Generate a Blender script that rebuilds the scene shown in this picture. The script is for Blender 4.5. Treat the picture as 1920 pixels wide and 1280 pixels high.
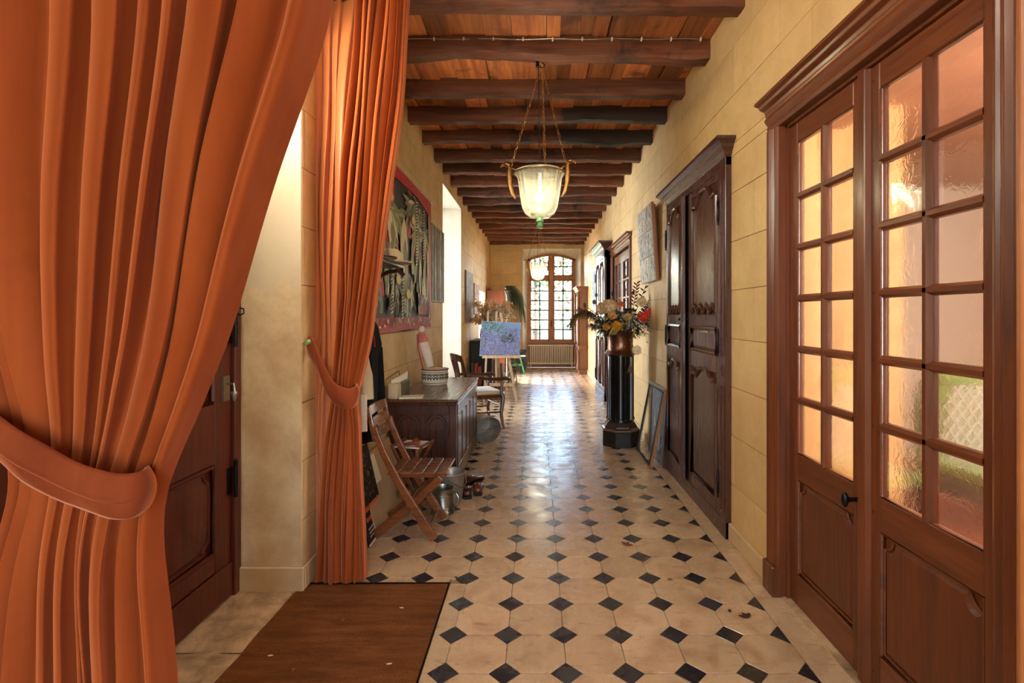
import bpy, bmesh, math, random
from mathutils import Vector, Matrix
random.seed(7)
R = math.radians
for o in list(bpy.data.objects): bpy.data.objects.remove(o)
C = bpy.context.scene.collection
sc = bpy.context.scene

# ------------------------------------------------------------------ camera, world, lights, exposure
F = 961.0; VX = 1006.0; VY = 590.0; H = 1.5          # focal length in pixels, vanishing point, eye height
cd = bpy.data.cameras.new('camera'); cam = bpy.data.objects.new('camera', cd); C.objects.link(cam)
cam.location = (0, 0, H); cam.rotation_euler = (R(90), 0, 0)
cd.sensor_width = 36; cd.lens = F / 1920 * 36
cd.shift_x = -(VX - 960) / 1920; cd.shift_y = -(640 - VY) / 1920
cd.clip_start = .05; cd.clip_end = 300
sc.camera = cam
vs = sc.view_settings; vs.view_transform = 'Standard'; vs.look = 'None'; vs.gamma = 1; vs.use_curve_mapping = False
vs.exposure = -0.02
w = bpy.data.worlds.new('world'); sc.world = w; w.use_nodes = True
wn = w.node_tree; wn.nodes.clear()
sky = wn.nodes.new('ShaderNodeTexSky'); sky.sky_type = 'NISHITA'; sky.sun_disc = False
sky.sun_elevation = R(42); sky.sun_rotation = R(-75); sky.air_density = 1.0; sky.dust_density = 0.8
bgn = wn.nodes.new('ShaderNodeBackground'); bgn.inputs[1].default_value = 4.6
wo = wn.nodes.new('ShaderNodeOutputWorld'); wn.links.new(sky.outputs[0], bgn.inputs[0]); wn.links.new(bgn.outputs[0], wo.inputs[0])
def lamp(name, kind, loc, rot, power, color, size=None, size_y=None, radius=None, angle=None, spread=None):
    l = bpy.data.lights.new(name, kind); l.energy = power; l.color = color
    if kind == 'AREA':
        l.shape = 'RECTANGLE'; l.size = size; l.size_y = size_y
        if spread: l.spread = R(spread)
    if radius is not None and kind != 'AREA': l.shadow_soft_size = radius
    if angle is not None: l.angle = R(angle)
    o = bpy.data.objects.new(name, l); C.objects.link(o); o.location = loc; o.rotation_euler = rot
    return o
# sun through the second left window; daylight at each window; fill lights added where no source is visible
sun = lamp('sun', 'SUN', (-6, 8, 8), (0, 0, 0), 34, (1, .93, .82), angle=.6)
sun.rotation_euler = Vector((1.0, -0.22, -0.92)).to_track_quat('-Z', 'Y').to_euler()
lamp('daylight_first_window', 'AREA', (-2.35, 7.85, 1.9), (0, R(-90), 0), 290, (.76, .88, 1.0), 2.8, 1.6)
lamp('daylight_second_window', 'AREA', (-2.35, 12.2, 1.2), (0, R(-90), 0), 300, (.92, .95, 1.0), 1.8, 1.3)
lamp('daylight_door_fanlight', 'AREA', (-1.60, 2.05, 2.68), (0, R(-80), R(14)), 50, (1, .90, .72), .55, 1.0)
lamp('fill_behind', 'AREA', (0, -2.6, 1.9), (R(90), 0, 0), 50, (1, .92, .80), 2.0, 2.6)  # unseen area light added as fill behind the camera
lamp('side_room_area_light', 'AREA', (4.3, 1.6, 1.8), (0, R(90), R(-20)), 230, (1, .93, .86), 1.8, 1.8)  # area light added to brighten the room behind the door glass
lamp('side_room_fill', 'POINT', (2.5, 1.9, 2.35), (0, 0, 0), 75, (1, .86, .66), radius=.08)  # point light added to lift the shaded ochre wall
lamp('entrance_fill', 'POINT', (0.1, 1.35, 2.85), (0, 0, 0), 24, (1, .84, .64), radius=.12)  # unseen point light added to brighten the entrance bay

# ------------------------------------------------------------------ helpers
def lin(c):
    return tuple(((v / 255) / 12.92 if v / 255 <= .04045 else ((v / 255 + .055) / 1.055) ** 2.4) for v in c) + (1,)
class MB:
    def __init__(s): s.v = []; s.f = []; s.m = []; s.mi = 0; s.T = None
    def add(s, vs_, fs):
        b = len(s.v)
        if s.T is not None: vs_ = [tuple(s.T @ Vector(q)) for q in vs_]
        s.v += [tuple(q) for q in vs_]; s.f += [tuple(b + i for i in q) for q in fs]; s.m += [s.mi] * len(fs)
        return s
    def box(s, x0, x1, y0, y1, z0, z1):
        return s.add([(x0, y0, z0), (x1, y0, z0), (x1, y1, z0), (x0, y1, z0), (x0, y0, z1), (x1, y0, z1), (x1, y1, z1), (x0, y1, z1)],
                     [(0, 3, 2, 1), (4, 5, 6, 7), (0, 1, 5, 4), (1, 2, 6, 5), (2, 3, 7, 6), (3, 0, 4, 7)])
    def prism(s, poly, a, b, plane='xz', scale=1.0, c=None):
        """extrude a 2-D outline from a to b; the b end may be inset towards its centre"""
        n = len(poly)
        if c is None: c = (sum(p[0] for p in poly) / n, sum(p[1] for p in poly) / n)
        def at(p, t):
            return {'xz': (p[0], t, p[1]), 'xy': (p[0], p[1], t), 'yz': (t, p[0], p[1])}[plane]
        if isinstance(scale, tuple): q = [(c[0] + (p[0] - c[0]) * scale[0], c[1] + (p[1] - c[1]) * scale[1]) for p in poly]
        else: q = [(c[0] + (p[0] - c[0]) * scale, c[1] + (p[1] - c[1]) * scale) for p in poly]
        return s.add([at(p, a) for p in poly] + [at(p, b) for p in q],
                     [tuple(range(n))[::-1], tuple(range(n, 2 * n))] + [(i, (i + 1) % n, n + (i + 1) % n, n + i) for i in range(n)])
    def tube(s, pts, r, n=8, closed=False, flat=None):
        pts = [Vector(p) for p in pts]; m = len(pts)
        rs = r if isinstance(r, (list, tuple)) else [r] * m
        up = None; V = []
        for i, p in enumerate(pts):
            t = (pts[(i + 1) % m] - pts[i - 1]) if closed else (pts[min(i + 1, m - 1)] - pts[max(i - 1, 0)])
            t.normalize()
            if up is None:
                up = Vector((0, 0, 1)) if abs(t.z) < .9 else Vector((1, 0, 0))
            up = (up - t * up.dot(t))
            if up.length < 1e-4: up = t.orthogonal()
            up.normalize(); sd = t.cross(up)
            for k in range(n):
                a = 2 * math.pi * k / n
                V.append(p + (up * math.cos(a) + sd * math.sin(a) * (flat or 1)) * rs[i])
        fs = []
        for i in range(m if closed else m - 1):
            for k in range(n):
                j = (i + 1) % m
                fs.append((i * n + k, i * n + (k + 1) % n, j * n + (k + 1) % n, j * n + k))
        if not closed: fs += [tuple(range(n))[::-1], tuple((m - 1) * n + k for k in range(n))]
        return s.add(V, fs)
    def bar(s, pts, w_, t_, side=(0, 1, 0)):
        """rectangular bar following pts; w_ measured across, t_ along the side vector"""
        pts = [Vector(p) for p in pts]; m = len(pts); sd = Vector(side).normalized(); V = []
        ws = w_ if isinstance(w_, (list, tuple)) else [w_] * m
        for i, p in enumerate(pts):
            t = (pts[min(i + 1, m - 1)] - pts[max(i - 1, 0)]).normalized(); n_ = t.cross(sd).normalized()
            for a, b in ((-1, -1), (1, -1), (1, 1), (-1, 1)): V.append(p + n_ * a * ws[i] / 2 + sd * b * t_ / 2)
        fs = [(3, 2, 1, 0), tuple(4 * (m - 1) + k for k in range(4))]
        for i in range(m - 1):
            for k in range(4): fs.append((4 * i + k, 4 * i + (k + 1) % 4, 4 * i + 4 + (k + 1) % 4, 4 * i + 4 + k))
        return s.add(V, fs)
    def lathe(s, prof, n=24, c=(0, 0, 0), cap=True, phase=0):
        V = [(c[0] + r * math.cos(2 * math.pi * k / n + phase), c[1] + r * math.sin(2 * math.pi * k / n + phase), c[2] + z) for r, z in prof for k in range(n)]
        fs = [(i * n + k, i * n + (k + 1) % n, (i + 1) * n + (k + 1) % n, (i + 1) * n + k) for i in range(len(prof) - 1) for k in range(n)]
        if cap: fs += [tuple(range(n))[::-1], tuple((len(prof) - 1) * n + k for k in range(n))]
        return s.add(V, fs)
    def ball(s, c, r, n=10, m=6):
        r = r if isinstance(r, (list, tuple)) else (r, r, r)
        V = [(c[0], c[1], c[2] + r[2])]
        for i in range(1, m):
            a = math.pi * i / m
            for k in range(n):
                b = 2 * math.pi * k / n
                V.append((c[0] + r[0] * math.sin(a) * math.cos(b), c[1] + r[1] * math.sin(a) * math.sin(b), c[2] + r[2] * math.cos(a)))
        V.append((c[0], c[1], c[2] - r[2])); fs = []
        for k in range(n): fs.append((0, 1 + k, 1 + (k + 1) % n))
        for i in range(m - 2):
            for k in range(n): fs.append((1 + i * n + k, 1 + (i + 1) * n + k, 1 + (i + 1) * n + (k + 1) % n, 1 + i * n + (k + 1) % n))
        L = len(V) - 1; b0 = 1 + (m - 2) * n
        for k in range(n): fs.append((b0 + (k + 1) % n, b0 + k, L))
        return s.add(V, fs)
    def grid(s, fn, nu, nv):
        V = [fn(i / nu, j / nv) for j in range(nv + 1) for i in range(nu + 1)]
        return s.add(V, [(j * (nu + 1) + i, j * (nu + 1) + i + 1, (j + 1) * (nu + 1) + i + 1, (j + 1) * (nu + 1) + i) for j in range(nv) for i in range(nu)])
    def blade(s, p, d, L, w_, up=(0, 0, 1), droop=0.0, n=3):
        """a leaf or petal: two strips of quads along direction d"""
        p = Vector(p); d = Vector(d).normalized(); u = Vector(up); sd = d.cross(u)
        if sd.length < 1e-3: sd = d.orthogonal()
        sd.normalize(); V = []
        for i in range(n + 1):
            t = i / n; q = p + d * L * t + Vector((0, 0, -droop * L * t * t)); ww = w_ * math.sin(math.pi * (.12 + .86 * t)) / 2
            V += [q - sd * ww, q + sd.cross(d) * ww * .25, q + sd * ww]
        return s.add(V, [(3 * i + k, 3 * i + k + 1, 3 * i + k + 4, 3 * i + k + 3) for i in range(n) for k in (0, 1)])
    def build(s, name, mat, parent=None, bev=0, smooth=False, loc=None, rot=None, seg=1, sub=0, solid=0):
        me = bpy.data.meshes.new(name); me.from_pydata(s.v, [], s.f)
        for m_ in (mat if isinstance(mat, (list, tuple)) else [mat]): me.materials.append(m_)
        if isinstance(mat, (list, tuple)): me.polygons.foreach_set('material_index', s.m)
        if smooth:
            me.polygons.foreach_set('use_smooth', [True] * len(me.polygons))
            if smooth != 'all': me.set_sharp_from_angle(angle=R(40))
        me.update()
        o = bpy.data.objects.new(name, me); C.objects.link(o)
        if parent is not None: o.parent = parent
        if loc is not None: o.location = loc
        if rot is not None: o.rotation_euler = rot
        if solid:
            q = o.modifiers.new('solid', 'SOLIDIFY'); q.thickness = solid; q.offset = 0
        if bev:
            q = o.modifiers.new('bevel', 'BEVEL'); q.width = bev; q.segments = seg; q.limit_method = 'ANGLE'; q.angle_limit = R(35)
        if sub:
            q = o.modifiers.new('sub', 'SUBSURF'); q.levels = sub; q.render_levels = sub
        return o
def tag(o, label, cat, group=None):
    o['label'] = label; o['category'] = cat
    if group: o['group'] = group
    return o
def thing(name, label, cat, loc=(0, 0, 0), rz=0, group=None):
    o = bpy.data.objects.new(name, None); C.objects.link(o); o.location = loc; o.rotation_euler = (0, 0, rz)
    o.empty_display_size = .1
    return tag(o, label, cat, group)
def setting(name, loc=(0, 0, 0), rz=0):
    o = bpy.data.objects.new(name, None); C.objects.link(o); o.location = loc; o.rotation_euler = (0, 0, rz); o['kind'] = 'structure'
    return o
def structure(o): o['kind'] = 'structure'; return o
def copy_tree(o, parent=None):
    c = o.copy(); C.objects.link(c)
    if parent is not None: c.parent = parent
    for ch in list(o.children): copy_tree(ch, c)
    return c
def at(px, py, d): return Vector(((px - VX) * d / F, d, H - (py - VY) * d / F))
def fl(px, py): return at(px, py, F * H / (py - VY))
def cut(rect, holes):
    out = [rect]
    for h in holes:
        nxt = []
        for (a0, a1, b0, b1) in out:
            x0, x1, y0, y1 = max(a0, h[0]), min(a1, h[1]), max(b0, h[2]), min(b1, h[3])
            if x0 >= x1 or y0 >= y1: nxt.append((a0, a1, b0, b1)); continue
            if b0 < y0: nxt.append((a0, a1, b0, y0))
            if y1 < b1: nxt.append((a0, a1, y1, b1))
            if a0 < x0: nxt.append((a0, x0, y0, y1))
            if x1 < a1: nxt.append((x1, a1, y0, y1))
        out = nxt
    return [r for r in out if r[1] - r[0] > .012 and r[3] - r[2] > .012]

# ------------------------------------------------------------------ materials
def nt(name):
    m = bpy.data.materials.new(name); m.use_nodes = True; t = m.node_tree; t.nodes.clear()
    out = t.nodes.new('ShaderNodeOutputMaterial'); b = t.nodes.new('ShaderNodeBsdfPrincipled'); t.links.new(b.outputs[0], out.inputs[0])
    return m, t, b, out
def node(t, kind, **kw):
    n = t.nodes.new(kind)
    for k, v_ in kw.items():
        if k.startswith('i_'):
            key = k[2:]; n.inputs[int(key) if key.isdigit() else key.replace('_', ' ')].default_value = v_
        else: setattr(n, k, v_)
    return n
def coords(t, space, scale, loc=(0, 0, 0), rand=True):
    if space == 'world': src = node(t, 'ShaderNodeNewGeometry').outputs['Position']
    else:
        src = node(t, 'ShaderNodeTexCoord').outputs['Object']
        if rand:
            oi = node(t, 'ShaderNodeObjectInfo'); mu = node(t, 'ShaderNodeVectorMath', operation='SCALE'); mu.inputs['Scale'].default_value = 37
            cb = node(t, 'ShaderNodeCombineXYZ'); [t.links.new(oi.outputs['Random'], cb.inputs[i]) for i in range(3)]
            t.links.new(cb.outputs[0], mu.inputs[0]); ad = node(t, 'ShaderNodeVectorMath', operation='ADD')
            t.links.new(src, ad.inputs[0]); t.links.new(mu.outputs[0], ad.inputs[1]); src = ad.outputs[0]
    mp = node(t, 'ShaderNodeMapping'); mp.inputs['Scale'].default_value = scale; mp.inputs['Location'].default_value = loc
    t.links.new(src, mp.inputs[0]); return mp.outputs[0]
def noise(t, vec, scale, detail=4, rough=.55, dist=0):
    n = node(t, 'ShaderNodeTexNoise'); n.inputs['Scale'].default_value = scale; n.inputs['Detail'].default_value = detail
    n.inputs['Roughness'].default_value = rough; n.inputs['Distortion'].default_value = dist
    if vec is not None: t.links.new(vec, n.inputs['Vector'])
    return n.outputs['Fac']
def ramp(t, fac, stops):
    n = node(t, 'ShaderNodeValToRGB'); e = n.color_ramp.elements
    while len(e) < len(stops): e.new(.5)
    for q, (p, c) in zip(e, stops): q.position = p; q.color = c
    t.links.new(fac, n.inputs[0]); return n.outputs[0]
def mixc(t, fac, a, b, mode='MIX'):
    n = node(t, 'ShaderNodeMix', data_type='RGBA', blend_type=mode)
    for s_, v_ in ((0, fac), (6, a), (7, b)):
        if isinstance(v_, bpy.types.NodeSocket): t.links.new(v_, n.inputs[s_])
        else: n.inputs[s_].default_value = v_
    return n.outputs[2]
def mrange(t, v_, a, b, c, d):
    n = node(t, 'ShaderNodeMapRange'); t.links.new(v_, n.inputs[0])
    for i, q in enumerate((a, b, c, d)): n.inputs[i + 1].default_value = q
    return n.outputs[0]
def bump(t, b, h, strength, dist=.01):
    n = node(t, 'ShaderNodeBump'); n.inputs['Strength'].default_value = strength; n.inputs['Distance'].default_value = dist
    t.links.new(h, n.inputs['Height']); t.links.new(n.outputs[0], b.inputs['Normal'])
def vary(t, col, lo, hi):
    oi = node(t, 'ShaderNodeObjectInfo'); f = mrange(t, oi.outputs['Random'], 0, 1, lo, hi)
    cb = node(t, 'ShaderNodeCombineXYZ'); [t.links.new(f, cb.inputs[i]) for i in range(3)]
    return mixc(t, 1.0, col, cb.outputs[0], 'MULTIPLY')
def plain(name, c, rough=.5, metal=0, var=.12, scale=8, bmp=.1, spec=None, sheen=0, coat=0):
    m, t, b, _ = nt(name); c = lin(c)
    f = noise(t, coords(t, 'object', (1, 1, 1)), scale, 5, .6)
    col = ramp(t, f, [(.3, tuple(v_ * (1 - var) for v_ in c[:3]) + (1,)), (.7, tuple(min(1, v_ * (1 + var)) for v_ in c[:3]) + (1,))])
    t.links.new(col, b.inputs['Base Color']); b.inputs['Roughness'].default_value = rough; b.inputs['Metallic'].default_value = metal
    if spec is not None: b.inputs['Specular IOR Level'].default_value = spec
    if sheen: b.inputs['Sheen Weight'].default_value = sheen
    if coat: b.inputs['Coat Weight'].default_value = coat; b.inputs['Coat Roughness'].default_value = .15
    if bmp: bump(t, b, noise(t, coords(t, 'object', (1, 1, 1)), scale * 6, 4), bmp, .004)
    return m
def wood(name, dark, light, axis='z', rough=.38, scale=9, v=(.85, 1.15), bmp=.25, coat=.15, space='object', knots=False):
    m, t, b, _ = nt(name)
    st = {'x': (.07, 1, 1), 'y': (1, .07, 1), 'z': (1, 1, .07)}[axis]
    cv = coords(t, space, tuple(q * scale for q in st))
    f = noise(t, cv, 2.6, 6, .62, .9); g = noise(t, cv, 11, 3, .6)
    col = ramp(t, f, [(.28, lin(dark)), (.52, tuple((p + q) / 2 for p, q in zip(lin(dark), lin(light)))), (.74, lin(light))])
    col = mixc(t, mrange(t, g, .35, .7, 0, .22), col, lin(tuple(q * .55 for q in dark)))
    col = vary(t, col, *v)
    if knots:
        k = noise(t, coords(t, space, (1, 1, 1)), 3.2, 4, .6, .6)
        col = mixc(t, mrange(t, k, .56, .70, 0, .75), col, lin(tuple(q * .35 for q in dark)))
    t.links.new(col, b.inputs['Base Color'])
    t.links.new(mrange(t, g, .3, .7, rough - .07, rough + .12), b.inputs['Roughness'])
    b.inputs['Coat Weight'].default_value = coat; b.inputs['Coat Roughness'].default_value = .22
    if bmp: bump(t, b, g, bmp, .003)
    return m
def stone(name, base, stain, rough=(.55, .75), v=(.93, 1.06), amt=.5, sc1=1.6, bmp=.12, space='world', fine=(.42, .68)):
    m, t, b, _ = nt(name); cv = coords(t, space, (1, 1, 1))
    f = noise(t, cv, sc1, 7, .68, .3); g = noise(t, cv, 26, 5, .6); k = noise(t, cv, sc1 * 4, 8, .72, .3)
    col = mixc(t, mrange(t, f, .45, .72, 0, amt), lin(base), lin(stain))
    col = mixc(t, mrange(t, k, fine[0], fine[1], 0, amt * .55), col, lin(tuple(q * .86 for q in stain)))
    col = mixc(t, mrange(t, g, .35, .75, 0, .16), col, lin(tuple(q * .75 for q in base)))
    col = vary(t, col, *v); t.links.new(col, b.inputs['Base Color'])
    t.links.new(mrange(t, k, .3, .7, rough[0], rough[1]), b.inputs['Roughness'])
    if bmp: bump(t, b, g, bmp, .004)
    return m
def velvet(name, c, hi, dust=True):
    m, t, b, _ = nt(name); cv = coords(t, 'object', (1, 1, 1), rand=False)
    f = noise(t, coords(t, 'object', (7, 7, .5), rand=False), 2, 5, .6)
    g = noise(t, cv, 3.5, 5, .65)
    col = mixc(t, mrange(t, f, .3, .75, 0, .6), lin(c), lin(hi)); col = mixc(t, mrange(t, g, .55, .75, 0, .35), col, lin(tuple(q * .8 for q in c)))
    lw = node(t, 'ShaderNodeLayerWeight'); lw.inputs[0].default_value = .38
    col = mixc(t, mrange(t, lw.outputs['Facing'], .4, 1.0, 0, .85), col, lin(tuple(min(255, q * 1.3 + 22) for q in hi)))  # sheen at grazing angles painted into the base colour
    t.links.new(col, b.inputs['Base Color']); b.inputs['Roughness'].default_value = .8
    b.inputs['Sheen Weight'].default_value = .35; b.inputs['Sheen Roughness'].default_value = .35; b.inputs['Sheen Tint'].default_value = (1, .66, .46, 1)
    b.inputs['Specular IOR Level'].default_value = .15
    bump(t, b, noise(t, cv, 160, 3), .12, .002)
    return m
def glass_clear(name, tint=(1, 1, 1, 1), gloss=.12, rough=.02):
    m, t, b, out = nt(name); t.nodes.remove(b)
    tr = node(t, 'ShaderNodeBsdfTransparent'); tr.inputs[0].default_value = tint
    gl = node(t, 'ShaderNodeBsdfGlossy'); gl.inputs['Roughness'].default_value = rough
    fr = node(t, 'ShaderNodeFresnel'); fr.inputs[0].default_value = 1.45
    mx = node(t, 'ShaderNodeMixShader'); ad = node(t, 'ShaderNodeMath', operation='ADD'); ad.inputs[1].default_value = gloss - .04
    t.links.new(fr.outputs[0], ad.inputs[0]); t.links.new(ad.outputs[0], mx.inputs[0]); t.links.new(tr.outputs[0], mx.inputs[1]); t.links.new(gl.outputs[0], mx.inputs[2])
    t.links.new(mx.outputs[0], out.inputs[0]); return m
def glow(name, c, s):
    m, t, b, out = nt(name); t.nodes.remove(b); e = node(t, 'ShaderNodeEmission'); e.inputs[0].default_value = c; e.inputs[1].default_value = s
    t.links.new(e.outputs[0], out.inputs[0]); return m

M = {}
M['block'] = stone('painted_ashlar', (216, 184, 128), (192, 148, 92), (.5, .7), (.93, 1.05), .55, .9, .05)
M['block_left'] = stone('painted_ashlar_left', (222, 192, 140), (192, 140, 76), (.5, .7), (.93, 1.05), .65, 1.1, .05)
M['joint'] = stone('wall_joint', (120, 96, 62), (100, 78, 48))
M['plaster'] = stone('white_plaster', (226, 214, 188), (206, 186, 150), (.6, .8), (1, 1), .4, 1.4)
M['plaster_stained'] = stone('stained_plaster', (226, 204, 162), (178, 124, 68), (.55, .75), (1, 1), .75, 1.0)
M['base'] = stone('baseboard_stone', (206, 178, 134), (178, 142, 98), (.5, .7), (1, 1), .4, 1.5)
def tilemat(name, base, stain, r0, r1, v, amt):
    m, t, b, _ = nt(name); cv = coords(t, 'world', (1, 1, 1))
    oi = node(t, 'ShaderNodeObjectInfo'); f = noise(t, cv, 1.1, 8, .7, .2); k = noise(t, cv, 5.5, 9, .74, .4); g = noise(t, cv, 30, 5, .65); s_ = noise(t, coords(t, 'world', (1, 3.5, 1)), 9, 8, .75, .6)
    col = mixc(t, mrange(t, k, .47, .62, 0, amt), lin(base), lin(stain))
    col = mixc(t, mrange(t, s_, .56, .64, 0, amt * .8), col, lin(tuple(q * .72 for q in stain)))
    col = mixc(t, mrange(t, g, .5, .75, 0, .3), col, lin(tuple(q * .8 for q in base)))
    col = mixc(t, mrange(t, f, .5, .7, 0, .25), col, lin(tuple(q * .9 for q in base)))
    col = vary(t, col, *v); t.links.new(col, b.inputs['Base Color'])
    t.links.new(mrange(t, k, .35, .65, r0, r1), b.inputs['Roughness']); b.inputs['Specular IOR Level'].default_value = 1.0
    bump(t, b, k, .10, .006); return m
M['tile'] = tilemat('cream_floor_stone', (206, 177, 140), (160, 116, 80), .13, .42, (.88, 1.06), .6)
M['tile_dark'] = tilemat('black_floor_stone', (30, 30, 38), (56, 54, 60), .16, .38, (.8, 1.25), .6)
M['grout'] = stone('floor_grout', (148, 118, 88), (116, 90, 64))
M['sill'] = stone('worn_sill_stone', (196, 166, 128), (84, 60, 42), (.5, .8), (.9, 1.1), 1.0, 2.2, .6)
M['beam'] = wood('dark_beam_wood', (64, 32, 18), (134, 78, 46), 'x', .6, 4, (.75, 1.3), 1.0, 0, knots=True)
M['plank'] = wood('ceiling_plank_wood', (150, 76, 38), (222, 146, 88), 'y', .5, 4, (.38, 1.55), .5, 0, knots=True)
M['oak'] = wood('door_oak', (78, 36, 14), (124, 64, 29), 'z', .36, 6, (.94, 1.06), .1, .15)
M['oak_h'] = wood('door_oak_rail', (80, 37, 15), (126, 66, 30), 'x', .36, 6, (.94, 1.06), .1, .15)
M['oak_y'] = wood('door_oak_panel', (76, 34, 13), (112, 56, 25), 'z', .38, 5, (.95, 1.05), .08, .12)
M['arm'] = wood('armoire_walnut', (58, 30, 22), (84, 46, 34), 'z', .3, 5, (.94, 1.06), .06, .35)
M['arm_h'] = wood('armoire_walnut_rail', (56, 29, 21), (82, 45, 33), 'x', .3, 5, (.94, 1.06), .06, .35)
M['arm_gloss'] = plain('polished_moulding', (74, 42, 32), .2, 0, .15, 6, 0, coat=.6)
M['reddoor'] = wood('red_brown_door_wood', (62, 18, 8), (100, 36, 17), 'z', .4, 5, (.95, 1.05), .08, .15)
M['chest'] = wood('chest_oak', (52, 24, 14), (84, 44, 28), 'z', .3, 5, (.94, 1.06), .08, .35)
M['chest_top'] = wood('chest_lid_oak', (74, 44, 26), (116, 74, 44), 'y', .26, 6, (.95, 1.05), .06, .4)
M['fold'] = wood('folding_chair_wood', (84, 42, 16), (142, 78, 34), 'x', .28, 8, (.85, 1.12), .08, .5)
M['walnut'] = wood('armchair_walnut', (64, 32, 18), (108, 60, 36), 'z', .28, 12, (.9, 1.1), .15, .5)
M['pine'] = wood('easel_beech', (156, 120, 84), (202, 168, 128), 'z', .5, 10, (.9, 1.1), .15, 0)
M['winwood'] = wood('window_oak', (150, 92, 48), (196, 132, 78), 'z', .45, 8, (.95, 1.05), .15, .1)
M['barpaint'] = plain('dark_bar_paint', (70, 60, 52), .6, 0, .1, 6, 0)
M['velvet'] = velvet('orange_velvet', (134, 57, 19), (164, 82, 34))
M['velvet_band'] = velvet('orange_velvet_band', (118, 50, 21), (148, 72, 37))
M['lining'] = plain('curtain_lining', (206, 122, 66), .42, 0, .1, 3, .05, sheen=.3)
M['brass'] = plain('gilt_brass', (170, 128, 74), .32, 1, .25, 30, .3)
M['copper'] = plain('dark_copper', (122, 88, 72), .32, 1, .3, 6, .15)
M['iron'] = plain('black_iron', (22, 20, 20), .35, .6, .2, 12, .2)
M['steel'] = plain('worn_pewter', (150, 146, 132), .34, 1, .3, 9, .3)
M['zinc'] = plain('galvanised_steel', (176, 170, 160), .42, .75, .25, 9, .2)
M['ebony'] = plain('ebonised_wood', (20, 18, 20), .22, 0, .3, 5, .08, coat=.5)
M['ebony_brown'] = plain('brown_black_moulding', (48, 32, 26), .28, 0, .3, 5, .08, coat=.5)
M['rad'] = plain('radiator_enamel', (240, 230, 200), .4, 0, .05, 5, 0)
M['paper'] = plain('cream_paper', (226, 214, 190), .7, 0, .05, 5, .05)
M['white_cloth'] = plain('white_cloth', (222, 210, 200), .85, 0, .08, 12, .2, sheen=.2)
M['red_cloth'] = plain('red_cloth', (176, 26, 34), .85, 0, .12, 12, .2, sheen=.2)
M['black_cloth'] = plain('black_cloth', (20, 19, 25), .9, 0, .2, 8, .2, spec=.15)
M['teal_cloth'] = plain('teal_cloth', (28, 130, 146), .8, 0, .15, 8, .2)
M['beige_cloth'] = plain('beige_canvas', (196, 178, 148), .85, 0, .1, 10, .2)
M['card'] = plain('brown_cardboard', (182, 146, 104), .8, 0, .08, 5, .1)
M['black'] = plain('matt_black', (18, 16, 18), .6, 0, .1, 5, 0)
M['cream'] = plain('cream_glaze', (226, 212, 180), .2, 0, .05, 6, 0, coat=.5)
M['green_paint'] = plain('green_paint', (62, 132, 62), .5, 0, .2, 8, .1)
M['white_paint'] = plain('chalky_white_paint', (218, 212, 192), .6, 0, .1, 20, .2)
M['green_leaf'] = plain('dull_green_leaf', (70, 86, 44), .6, 0, .3, 20, 0)
M['grass_dk'] = plain('dark_dried_grass', (58, 66, 42), .75, 0, .35, 30, 0)
M['blossom'] = plain('dried_pale_blossom', (240, 208, 164), .8, 0, .15, 30, 0)
M['blossom_w'] = plain('dried_cream_blossom', (246, 234, 212), .8, 0, .12, 30, 0)
M['twig'] = plain('brown_twig', (96, 62, 40), .8, 0, .2, 20, 0)
M['lantern_glass'] = glass_clear('greenish_lantern_glass', (.90, .96, .78, 1), .16, .08)
def lantern_glow_mix():  # translucent mix added so the glass looks lit around the bulb
    m = M['lantern_glass']; t = m.node_tree; out = [n for n in t.nodes if n.type == 'OUTPUT_MATERIAL'][0]; sh = out.inputs[0].links[0].from_socket
    tl = node(t, 'ShaderNodeBsdfTranslucent'); tl.inputs[0].default_value = (.86, .90, .72, 1); df = node(t, 'ShaderNodeBsdfDiffuse'); df.inputs[0].default_value = (.8, .84, .7, 1)
    a = node(t, 'ShaderNodeMixShader'); a.inputs[0].default_value = .4; t.links.new(tl.outputs[0], a.inputs[1]); t.links.new(df.outputs[0], a.inputs[2])
    m2 = node(t, 'ShaderNodeMixShader'); m2.inputs[0].default_value = .10; t.links.new(sh, m2.inputs[1]); t.links.new(a.outputs[0], m2.inputs[2]); t.links.new(m2.outputs[0], out.inputs[0])
lantern_glow_mix()
M['green_glass'] = plain('green_glass_knob', (120, 190, 120), .08, 0, .05, 5, 0, coat=1)
M['pane'] = glass_clear('window_glass', (1, 1, 1, 1), .06)
M['picture_glass'] = glass_clear('picture_glass', (.97, .98, 1, 1), .2)
M['bulb'] = glow('lit_bulb', (1, .86, .62, 1), 60)
M['leather'] = plain('brown_leather', (120, 58, 28), .35, 0, .2, 10, .2, coat=.3)
M['leather_dk'] = plain('dark_brown_leather', (66, 32, 20), .3, 0, .2, 10, .2, coat=.3)
# wavy obscured glass of the door panes
def wavy():
    m, t, b, out = nt('wavy_door_glass'); cv = coords(t, 'world', (1, 1, 1))
    b.inputs['Transmission Weight'].default_value = 1; b.inputs['Roughness'].default_value = .06; b.inputs['IOR'].default_value = 1.35
    b.inputs['Base Color'].default_value = (1, .99, .98, 1)
    a = noise(t, cv, 16, 3, .5, 1.5); c = noise(t, cv, 130, 2)
    ad = node(t, 'ShaderNodeMath', operation='MULTIPLY_ADD'); ad.inputs[1].default_value = .10; t.links.new(c, ad.inputs[0]); t.links.new(a, ad.inputs[2])
    bump(t, b, ad.outputs[0], .13, .012)
    tr = node(t, 'ShaderNodeBsdfTransparent'); mx = node(t, 'ShaderNodeMixShader'); mx.inputs[0].default_value = .35
    t.links.new(b.outputs[0], mx.inputs[1]); t.links.new(tr.outputs[0], mx.inputs[2]); t.links.new(mx.outputs[0], out.inputs[0])
    return m
M['wavy'] = wavy()
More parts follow.
